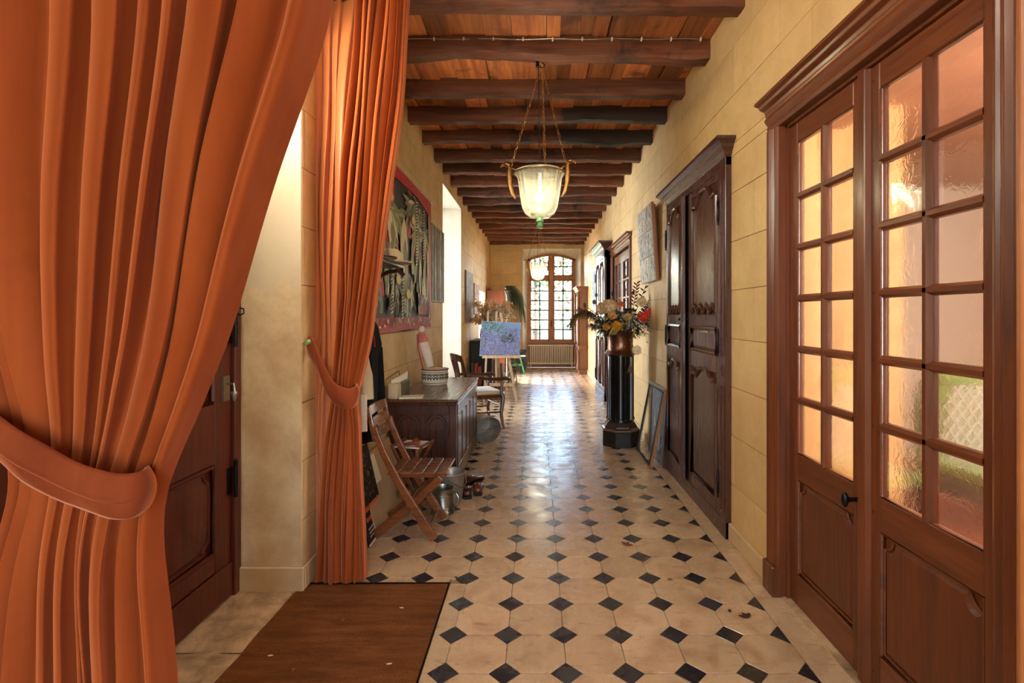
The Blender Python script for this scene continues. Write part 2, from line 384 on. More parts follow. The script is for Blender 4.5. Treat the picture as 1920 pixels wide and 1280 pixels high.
def coir():
    m, t, b, _ = nt('coir_mat'); cv = coords(t, 'world', (1, 1, 1))
    f = noise(t, coords(t, 'world', (1.2, 7, 1)), 3, 6, .7); g = noise(t, cv, 240, 3, .6); h = noise(t, cv, 2.2, 4, .6)
    col = ramp(t, f, [(.3, lin((104, 60, 28))), (.7, lin((152, 96, 52)))]); col = mixc(t, mrange(t, g, .4, .62, 0, .5), col, lin((58, 32, 16)))
    col = mixc(t, mrange(t, h, .4, .7, 0, .4), col, lin((76, 44, 24)))
    t.links.new(col, b.inputs['Base Color']); b.inputs['Roughness'].default_value = .95; b.inputs['Specular IOR Level'].default_value = .1
    bump(t, b, g, 1, .006); return m
M['coir'] = coir()
def beam_char():
    """the beam wood with a blackened stretch that belongs to two of the beams"""
    m = M['beam'].copy(); m.name = 'charred_beam_wood'; t = m.node_tree
    b = [n for n in t.nodes if n.type == 'BSDF_PRINCIPLED'][0]; l = b.inputs['Base Color'].links[0].from_socket
    sx = node(t, 'ShaderNodeSeparateXYZ'); g = node(t, 'ShaderNodeNewGeometry'); t.links.new(g.outputs['Position'], sx.inputs[0])
    n_ = noise(t, g.outputs['Position'], 9, 4); ad = node(t, 'ShaderNodeMath', operation='MULTIPLY_ADD'); ad.inputs[1].default_value = .12
    t.links.new(n_, ad.inputs[0]); t.links.new(sx.outputs[0], ad.inputs[2])
    c = mixc(t, mrange(t, ad.outputs[0], .30, .33, 0, .9), l, lin((30, 26, 24))); t.links.new(c, b.inputs['Base Color']); return m
M['beam_char'] = beam_char()

# ------------------------------------------------------------------ ROOM SHELL
XL, XR, YE, ZC = -1.28, 1.30, 14.2, 3.57
PT = .259                                   # floor tile pitch
X0, Y0 = .903, 2.1454                        # a cabochon of the floor grid
# floor bed and tiles
fb = MB(); fb.box(-4, 5, -3.2, 15, -.12, -.012); floor = structure(fb.build('floor', M['grout']))
a_ = .262 * PT; g_ = .0013
def octa(hx=1.0):
    h = PT / 2 - g_; c = PT / 2 - a_ + g_ * .4
    return [(-c, -h), (c, -h), (h, -c), (h, c), (c, h), (-c, h), (-h, c), (-h, -c)]
om = MB(); om.prism(octa(), -.012, -.0012, 'xy'); om.prism(octa(), -.0012, 0, 'xy', .992)
dm = MB(); aa = a_ - g_; dp = [(-aa, 0), (0, -aa), (aa, 0), (0, aa)]; dm.prism(dp, -.012, -.001, 'xy'); dm.prism(dp, -.001, 0, 'xy', .98)
first = {}
MATX0, MATX1, MATY = -1.31, -.488, 2.862     # the mat well
def tile(kind, mb, mat, x, y):
    if kind not in first: first[kind] = mb.build(kind, mat, floor, loc=(x, y, random.uniform(-.0007, .0007))); o = first[kind]
    else:
        o = first[kind].copy(); C.objects.link(o); o.location = (x, y, random.uniform(-.0007, .0007))
    o.rotation_euler = (random.uniform(-.002, .002), random.uniform(-.002, .002), 0)
far_o, far_d, tri = MB(), MB(), MB()
rowmin, rowmax = -10, 47
for j in range(rowmin, rowmax):
    yd = Y0 + PT * j; yo = yd + PT / 2
    for i in range(-8, 2):
        xd = X0 + PT * i; xo = xd + PT / 2
        # octagon to the right of dot i
        if xo < 1.16 and xo > -1.17 and not (xo - PT / 2 < MATX1 - .03 and yo - PT / 2 < MATY - .03):
            if 1.8 < yo < 6.6: tile('octagonal_tile', om, M['tile'], xo, yo)
            else:
                far_o.T = Matrix.Translation((xo, yo, random.uniform(-.0008, .0008))); far_o.prism(octa(), -.012, 0, 'xy')
        inmat = xd < MATX1 + .03 and yd < MATY + .03
        if -1.16 < xd < 1.15 and not inmat:
            if 1.8 < yd < 6.6: tile('diamond_tile', dm, M['tile_dark'], xd, yd)
            else:
                far_d.T = Matrix.Translation((xd, yd, random.uniform(-.0008, .0004))); far_d.prism(dp, -.012, 0, 'xy')
    t1 = MB(); t1.prism([(-aa, 0), (0, -aa), (0, aa)], -.012, 0, 'xy')
    if 1.8 < yd < 6.6:
        tile('half_diamond_tile', t1, M['tile_dark'], X0 + PT, yd)
    else: tri.T = Matrix.Translation((X0 + PT, yd, 0)); tri.prism([(-aa, 0), (0, -aa), (0, aa)], -.012, 0, 'xy')
    if yd > MATY:
        tri.T = Matrix.Translation((X0 - 8 * PT, yd, 0)); tri.prism([(0, aa), (0, -aa), (aa, 0)], -.012, 0, 'xy')
for mb, nm, mt in ((far_o, 'distant_octagonal_tiles', M['tile']), (far_d, 'distant_diamond_tiles', M['tile_dark']), (tri, 'distant_half_diamond_tiles', M['tile_dark'])):
    o = mb.build(nm, mt, floor); o['kind'] = 'stuff'
# partial octagons at the mat edge: plain cream strip beside and beyond the mat
y = -3.0; k = 0
while y < YE:
    L = .52
    for (x0, x1) in ((X0 + PT + .002, 1.36), (-1.36, X0 - 8 * PT - .002)):
        if x1 < 0 and y < MATY: 
            if y + L > MATY: 
                b = MB(); b.box(x0, x1, MATY, y + L - .002, -.012, 0); b.build('border_tile', M['tile'], floor)
            continue
        b = MB(); b.box(x0, x1, y + .001, y + L - .001, -.012, 0); b.build('border_tile', M['tile'], floor)
    y += L
for j in range(0, 4):
    pass
edge = MB()
edge.box(MATX1 + .004, X0 - 5 * PT - a_ * 0 , -3, MATY, -.012, -.001) if X0 - 5 * PT > MATX1 else None
edge.box(MATX0, MATX1, MATY + .008, Y0 + 3 * PT, -.012, -.001)
o = edge.build('edging_strip', M['tile'], floor)
rim = MB(); rim.box(MATX1, MATX1 + .006, -3, MATY + .008, -.012, .004); rim.box(MATX0, MATX1, MATY, MATY + .007, -.012, .004)
rim.build('mat_well_rim', M['iron'], floor)
# worn stone sill between mat and wooden door
for (y0, y1) in ((-.4, .9), (.905, 1.72), (1.726, 2.28), (2.285, 2.80)):
    b = MB()
    b.grid(lambda u, v, y0=y0, y1=y1: (-1.70 + u * .385, y0 + v * (y1 - y0), .004 + .007 * math.sin(u * 9 + y0 * 5) * math.sin(v * 7) - (.010 if v in (0, 1) or u == 1 else 0)), 12, 10)
    b.box(-1.70, -1.316, y0 + .002, y1 - .002, -.03, -.008)
    b.build('sill_slab', M['sill'], floor, smooth=True)

# coir mat
mt = MB(); mt.grid(lambda u, v: (MATX0 + .004 + u * (MATX1 - MATX0 - .008), -.6 + v * (MATY - .006 + .6), .001 + .0015 * math.sin(v * 60 + 2 * math.sin(u * 5))), 30, 120)
mt.box(MATX0 + .004, MATX1 - .004, -.6, MATY - .006, -.02, -.003)
tag(mt.build('door_mat', M['coir'], smooth=True), 'large brown coir mat let into the floor in front of the orange curtains', 'mat')

# walls: body pieces, proud ashlar blocks
CH, BL, ZB = .3215, .64, .055
def blocks(parent, mat, plane, a0, a1, ztop, holes, off, side, thick=.004, phase=0.0):
    """plane 'yz' wall at x=off, or 'xz' wall at y=off; side = +1/-1 the direction the face looks"""
    n = 0
    k = 0; z = ZB
    while z < ztop:
        z1 = min(z + CH, ztop); a = a0 - BL + ((phase + (k % 2) * BL / 2) % BL)
        while a < a1:
            r = (max(a, a0), min(a + BL, a1), z, z1)
            if r[1] - r[0] > .02:
                for q in cut(r, holes):
                    g = .0016; mb = MB()
                    p0, p1 = (off, off + side * thick)
                    lo, hi = min(p0, p1), max(p0, p1)
                    cy, cz = (q[0] + q[1]) / 2, (q[2] + q[3]) / 2; hy, hz = (q[1] - q[0]) / 2 - g, (q[3] - q[2]) / 2 - g
                    if plane == 'yz': mb.prism([(cy - hy, cz - hz), (cy + hy, cz - hz), (cy + hy, cz + hz), (cy - hy, cz + hz)], p0 - side * .0, p1 + side * random.uniform(-.0012, .0006), 'yz', ((hy - .0015) / hy, (hz - .0015) / hz))
                    else: mb.prism([(cy - hy, cz - hz), (cy + hy, cz - hz), (cy + hy, cz + hz), (cy - hy, cz + hz)], p0, p1 + side * random.uniform(-.0012, .0006), 'xz', ((hy - .0015) / hy, (hz - .0015) / hz))
                    mb.build('stone_block', mat, parent); n += 1
            a += BL
        z = z1; k += 1
    return n
# right wall
D1 = (1.37, 2.76, 0, 2.52); D2 = (7.08, 8.72, 0, 2.50)
hr = [D1, D2]
b = MB()
for (y0, y1, z0, z1) in cut((-3.2, YE + .6, 0, 3.75), hr): b.box(XR + .004, XR + .34, y0, y1, z0, z1)
wr = structure(b.build('wall_right', M['joint']))
blocks(wr, M['block'], 'yz', .3, YE, 3.56, [(1.34, 2.79, 0, 2.55), (7.05, 8.75, 0, 2.53), (3.44, 4.96, 0, 2.55)], XR + .004, -1, phase=.2)
b = MB(); b.box(XR, XR + .004, -3.2, .3, 0, 3.56); b.build('plaster_face', M['block'], wr)
# left wall with two embrasures and the entrance opening
DL = (1.15, 2.80, 0, 3.05); W1 = (6.99, 8.72, .0, 3.30); W2 = (11.35, 12.75, .0, 2.05)
hl = [DL, W1, W2]
b = MB()
for (y0, y1, z0, z1) in cut((-3.2, YE + .6, 0, 3.75), hl): b.box(-1.80, XL - .004, y0, y1, z0, z1)
wl = structure(b.build('wall_left', M['plaster']))
b = MB(); b.box(XL - .0045, XL - .0035, 2.82, YE, 0, 3.56)
fill = MB()
for (y0, y1, z0, z1) in cut((2.80, YE, 0, 3.56), [W1, W2]): fill.box(XL - .0042, XL - .0032, y0 + .001, y1 - .001, z0, z1)
fill.build('joint_backing', M['joint'], wl)
blocks(wl, M['block_left'], 'yz', 2.80, YE, 3.56, [W1, W2], XL - .004, 1, phase=.35)
b = MB(); b.box(XL - .004, XL, -3.2, 1.15, 0, 3.56); b.build('plaster_face', M['block_left'], wl)
# stained pier face of the entrance opening (faces the camera)
def pier():
    m = M['plaster_stained']; t = m.node_tree; bs = [n for n in t.nodes if n.type == 'BSDF_PRINCIPLED'][0]; l = bs.inputs['Base Color'].links[0].from_socket
    g = node(t, 'ShaderNodeNewGeometry'); sx = node(t, 'ShaderNodeSeparateXYZ'); t.links.new(g.outputs['Position'], sx.inputs[0]); n_ = noise(t, g.outputs['Position'], 5, 5, .6)
    ad = node(t, 'ShaderNodeMath', operation='MULTIPLY_ADD'); ad.inputs[1].default_value = .5; t.links.new(n_, ad.inputs[0]); t.links.new(sx.outputs[2], ad.inputs[2])
    c = mixc(t, mrange(t, ad.outputs[0], 1.86, 1.94, .0, .8), l, lin((206, 192, 162))); t.links.new(c, bs.inputs['Base Color'])
pier()
b = MB(); b.box(-1.655, XL - .006, 2.797, 2.802, .135, 3.05); b.build('reveal_plaster', M['plaster_stained'], wl)
b = MB(); b.box(-1.655, XL + .016, 2.778, 2.797, -.01, .13); b.build('reveal_base', M['base'], wl, bev=.006)
# end wall with arched window embrasure
wx0, wx1, WZ0, WS, WC = -.26, 1.11, .68, 3.09, 3.25; wc = (wx0 + wx1) / 2; wh = (wx1 - wx0) / 2
def arch(x, top=WC, spring=WS, c=wc, h=wh): return spring + (top - spring) * (1 - ((x - c) / h) ** 2)
b = MB(); HE = (-.384, 1.22, 0, 3.33)
for (x0, x1, z0, z1) in cut((-1.8, 1.7, 0, 3.75), [HE]): b.box(x0, x1, YE + .004, YE + .62, z0, z1)
we = structure(b.build('wall_end', M['joint']))
blocks(we, M['block'], 'xz', XL, XR, 3.56, [HE], YE + .004, -1, phase=.1)
b = MB(); yb = 14.66
n = 16; V = []; Fc = []
for i in range(n + 1):
    x = wx0 + (wx1 - wx0) * i / n; xo = HE[0] + (HE[1] - HE[0]) * i / n
    V += [(x, yb, arch(x)), (xo, YE + .001, 3.33)]
b.add(V, [(2 * i, 2 * i + 1, 2 * i + 3, 2 * i + 2) for i in range(n)])
for (xi, xo) in ((wx0, HE[0]), (wx1, HE[1])):
    b.add([(xi, yb, 0), (xo, YE + .001, 0), (xo, YE + .001, 3.33), (xi, yb, arch(wx0))], [(0, 1, 2, 3)])
b.build('embrasure_plaster', M['plaster'], we)
b = MB(); b.box(wx0, wx1, yb, yb + .1, 0, WZ0); b.build('window_apron', M['winwood'], we)
b = MB()
V = []
for i in range(n + 1):
    x = wx0 + (wx1 - wx0) * i / n; V += [(x, yb + .06, arch(x)), (x, yb + .06, 3.75)]
b.add(V, [(2 * i, 2 * i + 1, 2 * i + 3, 2 * i + 2) for i in range(n)]); b.box(-1.8, wx0, yb + .05, yb + .14, 0, 3.75); b.box(wx1, 1.7, yb + .05, yb + .14, 0, 3.75)
b.build('outer_wall', M['plaster'], we)
# wall behind the photographer, with a window
b = MB()
for (x0, x1, z0, z1) in cut((-1.8, 1.7, 0, 3.75), [(-1.0, 1.0, .6, 3.2)]): b.box(x0, x1, -3.2, -3.0, z0, z1)
structure(b.build('wall_back', M['plaster']))
# baseboards
b = MB()
for (y0, y1) in ((-3, 1.34), (2.80, 3.42), (4.97, 7.05), (8.74, 8.84), (10.2, 12.9), (13.9, YE)): b.box(XR - .022, XR, y0, y1, 0, .115)
structure(b.build('baseboard_right', M['base'], bev=.006))
b = MB()
for (y0, y1) in ((-3, 1.14), (2.80, 6.98), (8.73, 11.34), (12.76, YE)): b.box(XL, XL + .018, y0, y1, 0, .13)
structure(b.build('baseboard_left', M['base'], bev=.006))

# ceiling: planks above, beams below
b = MB(); b.box(-1.8, 1.7, -3.2, 15.2, ZC + .03, ZC + .10); ceil = structure(b.build('ceiling', M['joint']))
ZB0 = 3.432                                  # underside of the beams
beams = [3.255 + .632 * k for k in range(-5, 18)]
def planks(y0, y1, seed):
    rnd = random.Random(seed); x = -1.42
    while x < 1.42:
        wd = rnd.choice((.10, .15, .18, .22, .26)) * rnd.uniform(.9, 1.1); sk = rnd.uniform(-.012, .012)
        b = MB(); z = ZC + rnd.uniform(-.009, .009)
        b.add([(x + .0025, y0, z), (x + wd - .0025, y0, z), (x + wd - .0025 + sk, y1, z), (x + .0025 + sk, y1, z),
               (x + .0015, y0, z + .03), (x + wd - .0015, y0, z + .03), (x + wd - .0015 + sk, y1, z + .03), (x + .0015 + sk, y1, z + .03)],
              [(0, 1, 2, 3), (7, 6, 5, 4), (0, 4, 5, 1), (1, 5, 6, 2), (2, 6, 7, 3), (3, 7, 4, 0)])
        b.build('plank', M['plank'], ceil); x += wd
ks = [i for i, y in enumerate(beams) if 3.0 < y < 6.5]
for i in ks: planks(beams[i], beams[i] + .632, 10 + i)
planks(-3.2, beams[ks[0]] , 5); planks(beams[ks[-1]] + .632, YE + .6, 6)
def beam(y, seed, mat):
    rnd = random.Random(seed); n = 30; b = MB(); wd = rnd.uniform(.105, .135) if y > 3.5 else .13; ht = ZC - ZB0
    ph = [rnd.uniform(0, 6.3) for _ in range(6)]; am = rnd.uniform(.5, 1.4)
    prof = [(-.5, 1.05), (-.51, .55), (-.50, .09), (-.43, 0), (.43, 0), (.50, .09), (.51, .55), (.5, 1.05)]
    m = len(prof); V = []
    for i in range(n + 1):
        x = XL - .05 + (XR - XL + .1) * i / n
        dz = am * (.010 * math.sin(2.1 * x + ph[0]) + .006 * math.sin(5.3 * x + ph[1]) + .003 * math.sin(13 * x + ph[4])); dy = am * (.010 * math.sin(1.7 * x + ph[2]) + .005 * math.sin(6.1 * x + ph[3]))
        for (py, pz) in prof:
            V.append((x, y + py * wd + dy + rnd.uniform(-.005, .005), ZB0 + pz * ht + (dz if pz < .9 else 0) + rnd.uniform(-.006, .006) * (pz < .9)))
    b.add(V, [(i * m + k, (i + 1) * m + k, (i + 1) * m + (k + 1) % m, i * m + (k + 1) % m) for i in range(n) for k in range(m)])
    b.build('beam', mat, ceil, smooth=True)
for i, y in enumerate(beams): beam(y + (.03 if i % 3 == 1 else 0), 40 + i, M['beam_char'] if 5.0 < y < 6.0 else M['beam'])

# clipped cable along the beam that carries the lantern
yb2 = beams[6] - .078
cb = MB(); cb.tube([(x_ / 10, yb2 - .006, 3.545 + .004 * math.sin(x_ * 1.3)) for x_ in range(-12, 13)], .004, 6)
cable = tag(cb.build('ceiling_cable', M['zinc'], smooth=True), 'thin grey cable clipped along the top of the nearest full beam', 'cable')
for x in [-.98 + .22 * k for k in range(11)]:
    b = MB(); b.box(x - .006, x + .006, yb2 - .014, yb2 + .012, 3.535, 3.558); b.build('cable_clip', M['white_paint'], cable, bev=.002)

# ------------------------------------------------------------------ WINDOWS
def end_window():
    W = setting('window_1'); fd0, fd1 = yb - .01, yb + .05
    b = MB(); n = 20
    def ringseg(mb, o0, o1, y0, y1):
        V = []
        for i in range(n + 1):
            x = wx0 + (wx1 - wx0) * i / n; za = arch(x)
            for (yy, dz) in ((y0, -o0), (y1, -o0), (y1, -o1), (y0, -o1)): V.append((x, yy, za + dz))
        mb.add(V, [(4 * i + k, 4 * i + 4 + k, 4 * i + 4 + (k + 1) % 4, 4 * i + (k + 1) % 4) for i in range(n) for k in range(4)])
    ringseg(b, 0, .075, fd0, fd1)
    b.box(wx0, wx0 + .07, fd0, fd1, WZ0, WS + .02); b.box(wx1 - .07, wx1, fd0, fd1, WZ0, WS + .02); b.box(wx0, wx1, fd0 - .03, fd1, WZ0, WZ0 + .07)
    b.box(wx0 + .06, wx1 - .06, fd0 - .01, fd1, 2.51, 2.60)
    b.build('window_frame', M['winwood'], W, bev=.006)
    b = MB(); b.box(wc - .055, wc + .055, fd0 - .02, fd1, WZ0 + .05, WC - .05); b.build('centre_post', M['winwood'], W, bev=.006)
    b = MB(); b.box(wc - .012, wc + .012, fd0 - .045, fd0 - .02, 1.15, 1.35); b.ball((wc, fd0 - .05, 1.25), .02); b.build('latch', M['iron'], W)
    for (a, c) in ((wx0 + .07, wc - .055), (wc + .055, wx1 - .07)):
        s = MB(); s.box(a, a + .04, fd0 + .01, fd1 - .01, WZ0 + .07, 2.51); s.box(c - .04, c, fd0 + .01, fd1 - .01, WZ0 + .07, 2.51)
        s.box(a, c, fd0 + .01, fd1 - .01, WZ0 + .07, WZ0 + .12); s.box(a, c, fd0 + .01, fd1 - .01, 2.46, 2.51)
        sash = s.build('casement', M['winwood'], W, bev=.004)
        g0, g1, z0, z1 = a + .04, c - .04, WZ0 + .12, 2.46
        mb = MB(); xm = (g0 + g1) / 2; mb.box(xm - .019, xm + .019, fd0 + .018, fd1 - .02, z0, z1)
        for k in range(1, 6): zz = z0 + (z1 - z0) * k / 6; mb.box(g0, g1, fd0 + .018, fd1 - .02, zz - .018, zz + .018)
        mb.build('glazing_bars', M['barpaint'], sash)
        for i in (0, 1):
            for k in range(6):
                p = MB(); xa, xb = (g0, xm) if i == 0 else (xm, g1); zz = z0 + (z1 - z0) * k / 6
                p.box(xa, xb, fd0 + .03, fd0 + .033, zz, zz + (z1 - z0) / 6); p.build('pane', M['pane'], sash)
        # arched upper light
        z0 = 2.60; mb = MB(); mb.box(a, a + .04, fd0 + .01, fd1 - .01, z0, arch(a) - .07); mb.box(c - .04, c, fd0 + .01, fd1 - .01, z0, arch(c) - .07); mb.box(a, c, fd0 + .01, fd1 - .01, z0, z0 + .04)
        up = mb.build('upper_light', M['winwood'], W, bev=.004)
        mb = MB(); mb.box(xm - .019, xm + .019, fd0 + .018, fd1 - .02, z0, arch(xm) - .07); mb.box(g0, g1, fd0 + .018, fd1 - .02, z0 + .260, z0 + .294); mb.build('glazing_bars', M['barpaint'], up)
        for (xa, xb) in ((g0, xm), (xm, g1)):
            p = MB(); p.box(xa, xb, fd0 + .03, fd0 + .033, z0 + .04, z0 + .27); p.build('pane', M['pane'], up)
            p = MB(); p.prism([(xa, z0 + .288), (xb, z0 + .288), (xb, arch(xb) - .06), (xa, arch(xa) - .06)], fd0 + .03, fd0 + .033); p.build('pane', M['pane'], up)
end_window()
def side_window(name, y0, y1, z0, z1):
    W = setting(name); x = -1.74; b = MB()
    b.box(x - .05, x, y0, y0 + .06, z0, z1); b.box(x - .05, x, y1 - .06, y1, z0, z1); b.box(x - .05, x, y0, y1, z0, z0 + .07); b.box(x - .05, x, y0, y1, z1 - .07, z1)
    ym = (y0 + y1) / 2; b.box(x - .05, x + .01, ym - .05, ym + .05, z0, z1); b.build('window_frame', M['winwood'], W, bev=.005)
    mb = MB()
    for (a, c) in ((y0 + .06, ym - .05), (ym + .05, y1 - .06)):
        mb.box(x - .035, x - .015, (a + c) / 2 - .01, (a + c) / 2 + .01, z0, z1)
        for k in range(1, 7): zz = z0 + (z1 - z0) * k / 7; mb.box(x - .035, x - .015, a, c, zz - .01, zz + .01)
    mb.build('glazing_bars', M['winwood'], W)
    p = MB(); p.box(x - .027, x - .024, y0 + .05, y1 - .05, z0 + .05, z1 - .05); p.build('glazing', M['pane'], W)
side_window('window_2', W1[0], W1[1], .0, W1[3]); side_window('window_3', W2[0], W2[1], .0, W2[3])

# outdoors beyond the end window: lawn and trees
def outdoors():
    g = MB(); g.grid(lambda u, v: (-30 + 60 * u, 15.2 + 60 * v, -.3 + .25 * math.sin(u * 13) * math.sin(v * 9)), 20, 20)
    gm = plain('lawn', (120, 128, 84), .9, 0, .3, 1.2, .2); structure(g.build('ground', gm, smooth=True))
    lm = [plain('leaf_bright', (86, 116, 54), .7, 0, .35, 1.5, 0), plain('leaf_cypress', (34, 84, 60), .7, 0, .3, 1.5, 0), plain('leaf_autumn', (130, 84, 44), .7, 0, .3, 1.5, 0)]
    spec = [(1.0, 34, 9, 3.0, 0, 'broad pale green tree right of centre beyond the far window'), (-.1, 27, 6.4, .62, 1, 'slim blue green cypress left of centre beyond the far window'),
            (3.1, 40, 10, 2.6, 2, 'russet leaved tree at the right beyond the far window'), (-3.2, 42, 10, 3.0, 0, 'pale green tree at the left beyond the far window')]
    for (x, y, h, r, mi, lab) in spec:
        T = thing('garden_tree', lab, 'tree', (x, y, -.3)); rnd = random.Random(int(y)); t = MB(); t.tube([(0, 0, 0), (.05, 0, h * .4), (0, .1, h * .85)], [.16, .12, .04], 7); t.build('trunk', M['twig'], T, smooth=True)
        c = MB()
        for _ in range(700):
            a = rnd.uniform(0, 6.28); zz = rnd.uniform(.12, 1); rr = r * math.sqrt(rnd.random()) * (math.sin(math.pi * min(1, zz * .9 + .12)) ** .6)
            c.blade((rr * math.cos(a), rr * math.sin(a), zz * h), (rnd.uniform(-1, 1), rnd.uniform(-1, 1), rnd.uniform(-.6, .6)), rnd.uniform(.25, .55) * (.5 if mi == 1 else 1), .28 * (.5 if mi == 1 else 1), n=2)
        c.build('foliage', lm[mi], T)
outdoors()
b = MB(); b.box(-5.2, -4.8, -4, 10.7, -.3, 6.6); b.box(-4.8, 0, -4.4, -4, -.3, 6.6); structure(b.build('sun_block_wall', M['plaster']))  # unseen walls added to keep the sun off the nearer openings
b = MB(); b.box(-12, -1.8, -4, 30, -.32, -.13); structure(b.build('ground_courtyard', M['sill']))

# ------------------------------------------------------------------ DOORS
def frame_moulding(mb, steps, y_in, y_out, ztop, x_face):
    pass
def raised(mb, poly, y0, y1, inset=.035):
    """raised panel: sloping field of the given outline, front towards -y"""
    n = len(poly); cx = (min(p[0] for p in poly) + max(p[0] for p in poly)) / 2; cz = (min(p[1] for p in poly) + max(p[1] for p in poly)) / 2
    hx = max(p[0] for p in poly) - cx; hz = max(p[1] for p in poly) - cz
    mb.prism(poly, y0, y1, 'xz', (max(.2, (hx - inset) / hx), max(.2, (hz - inset) / hz)), (cx, cz))
def loop3(poly, y): return [(p[0], y, p[1]) for p in poly]
def densify(poly, k=3):
    out = []
    for i in range(len(poly)):
        a, b_ = poly[i], poly[(i + 1) % len(poly)]
        for j in range(k): out.append((a[0] + (b_[0] - a[0]) * j / k, a[1] + (b_[1] - a[1]) * j / k))
    return out
def rect(x0, x1, z0, z1): return [(x0, z0), (x1, z0), (x1, z1), (x0, z1)]
def notched(x0, x1, z0, z1, r=.045, bottom=True):
    """rectangle with concave-curved upper (and lower) corners"""
    pts = []
    def corner(cx, cz, a0, a1):
        return [(cx + r * math.cos(R(a0 + (a1 - a0) * i / 5)), cz + r * math.sin(R(a0 + (a1 - a0) * i / 5))) for i in range(6)]
    pts += corner(x0, z0, 90, 0) if bottom else [(x0, z0)]
    pts += corner(x1, z0, 180, 90) if bottom else [(x1, z0)]
    pts += corner(x1, z1, 270, 180); pts += corner(x0, z1, 360, 270)
    return pts
def glazed_leaf(parent, x0, x1, ztop, knob_side=None, nrow=6, gl=M['wavy'], zg0=.80, zg1=2.37):
    """local frame: x along the wall, front face at y=0 looking to -y, thickness .04"""
    s = MB(); sw = .075
    s.box(x0, x0 + sw, 0, .042, .01, ztop); s.box(x1 - sw, x1, 0, .042, .01, ztop)
    leaf = s.build('door_leaf', M['oak'], parent, bev=.004)
    for (za, zb_) in ((zg1 + .012, ztop), (.01, .17), (.655, zg0 - .01)): s = MB(); s.box(x0 + sw, x1 - sw, 0, .042, za, zb_); s.build('rail', M['oak_h'], leaf, bev=.004)
    g0, g1 = x0 + sw, x1 - sw; xm = (g0 + g1) / 2; rz = (zg1 - zg0) / nrow
    b = MB(); b.prism([(xm - .019, .012), (xm - .008, -.004), (xm + .008, -.004), (xm + .019, .012), (xm + .019, .036), (xm - .019, .036)], zg0 - .01, zg1 + .012, 'xy'); b.build('glazing_bar', M['oak'], leaf)
    for k in range(1, nrow):
        zz = zg0 + rz * k; b = MB()
        b.prism([(.012, zz - .019), (-.004, zz - .008), (-.004, zz + .008), (.012, zz + .019), (.036, zz + .019), (.036, zz - .019)], g0, g1, 'yz'); b.build('glazing_bar', M['oak_h'], leaf)
    for k in range(nrow):
        for (a, c) in ((g0, xm), (xm, g1)):
            b = MB(); b.box(a + .004, c - .004, .022, .027, zg0 + rz * k - .006, zg0 + rz * (k + 1) + .006); b.build('pane', gl, leaf)
    pl = notched(g0 + .012, g1 - .012, .185, .645, .05, False)
    b = MB(); b.box(g0 - .002, g1 + .002, .020, .034, .165, .66); raised(b, pl, .020, .006, .022); b.build('lower_panel', M['oak_y'], leaf)
    b = MB(); b.tube(loop3(pl, .014), .0065, 6, True); b.tube(loop3(rect(g0 + .003, g1 - .003, .173, .652), .008), .008, 6, True); b.tube(loop3(rect(g0, g1, zg0 - .008, zg1 + .01), .006), .006, 6, True); b.build('moulding', M['oak_h'], leaf, smooth=True)
    b = MB()
    for xx in (x0 + sw / 2, x1 - sw / 2):
        for zz in [zg0 + rz * k for k in range(1, nrow)] + [.09, .72, ztop - .06]: b.lathe([(.0055, 0), (.0055, .003)], 8, (0, 0, 0)) if False else b.box(xx - .005, xx + .005, -.0015, .002, zz - .005, zz + .005)
    b.build('pegs', M['arm'], leaf)
    if knob_side is not None:
        kx = x0 + sw / 2 + .0 if knob_side < 0 else x1 - sw / 2 - .0
        b = MB(); b.tube([(kx, .0, .735), (kx, -.03, .735), (kx, -.045, .735)], [.011, .009, .012], 10); b.ball((kx, -.058, .735), (.014, .014, .032), 12, 8); b.lathe([(.022, 0), (.022, .004)], 14) if False else None
        b.build('knob', M['iron'], leaf, smooth=True)
    return leaf
def architrave(parent, x0, x1, ztop, wd=.115, proud=.045, corn=True, zb=0):
    """stepped moulded surround; local frame like the leaves, wall face at y=0"""
    def one(mb, flip, a):
        prof = [(0, 0), (0, -.020), (.018, -.030), (.032, -.024), (.048, -.036), (.062, -.045), (.082, -.034), (.094, -.040), (wd, -.018), (wd, .03), (0, .03)]
        return [(a + flip * p[0], p[1] * proud / .045) for p in prof]
    for (nm, a, f) in (('jamb_moulding', x0, -1), ('jamb_moulding', x1, 1)):
        b = MB(); pr = one(b, f, a)
        b.prism([(p[0], p[1]) for p in pr], zb + .16, ztop, 'xy'); b.build(nm, M['oak'], parent, bev=.002)
        b = MB(); b.box(min(a, a + f * (wd + .006)), max(a, a + f * (wd + .006)), -.052, .03, zb, zb + .16); b.build('plinth_block', M['oak'], parent, bev=.006)
    b = MB(); prof = [(0, 0), (0, -.020), (.018, -.030), (.032, -.024), (.048, -.036), (.062, -.045), (.082, -.034), (.094, -.040), (wd, -.018), (wd, .03), (0, .03)]
    b.prism([(p[1], ztop + p[0]) for p in prof], x0 - wd, x1 + wd, 'yz'); b.build('head_moulding', M['oak_h'], parent, bev=.002)
    if corn:
        z = ztop + wd; b = MB(); pr = [(.03, z - .005), (-.022, z - .005), (-.030, z + .012), (-.055, z + .022), (-.062, z + .036), (-.085, z + .044), (-.085, z + .058), (.03, z + .058)]
        b.prism(pr, x0 - wd - .035, x1 + wd + .035, 'yz'); b.build('cornice', M['oak_h'], parent, bev=.002)
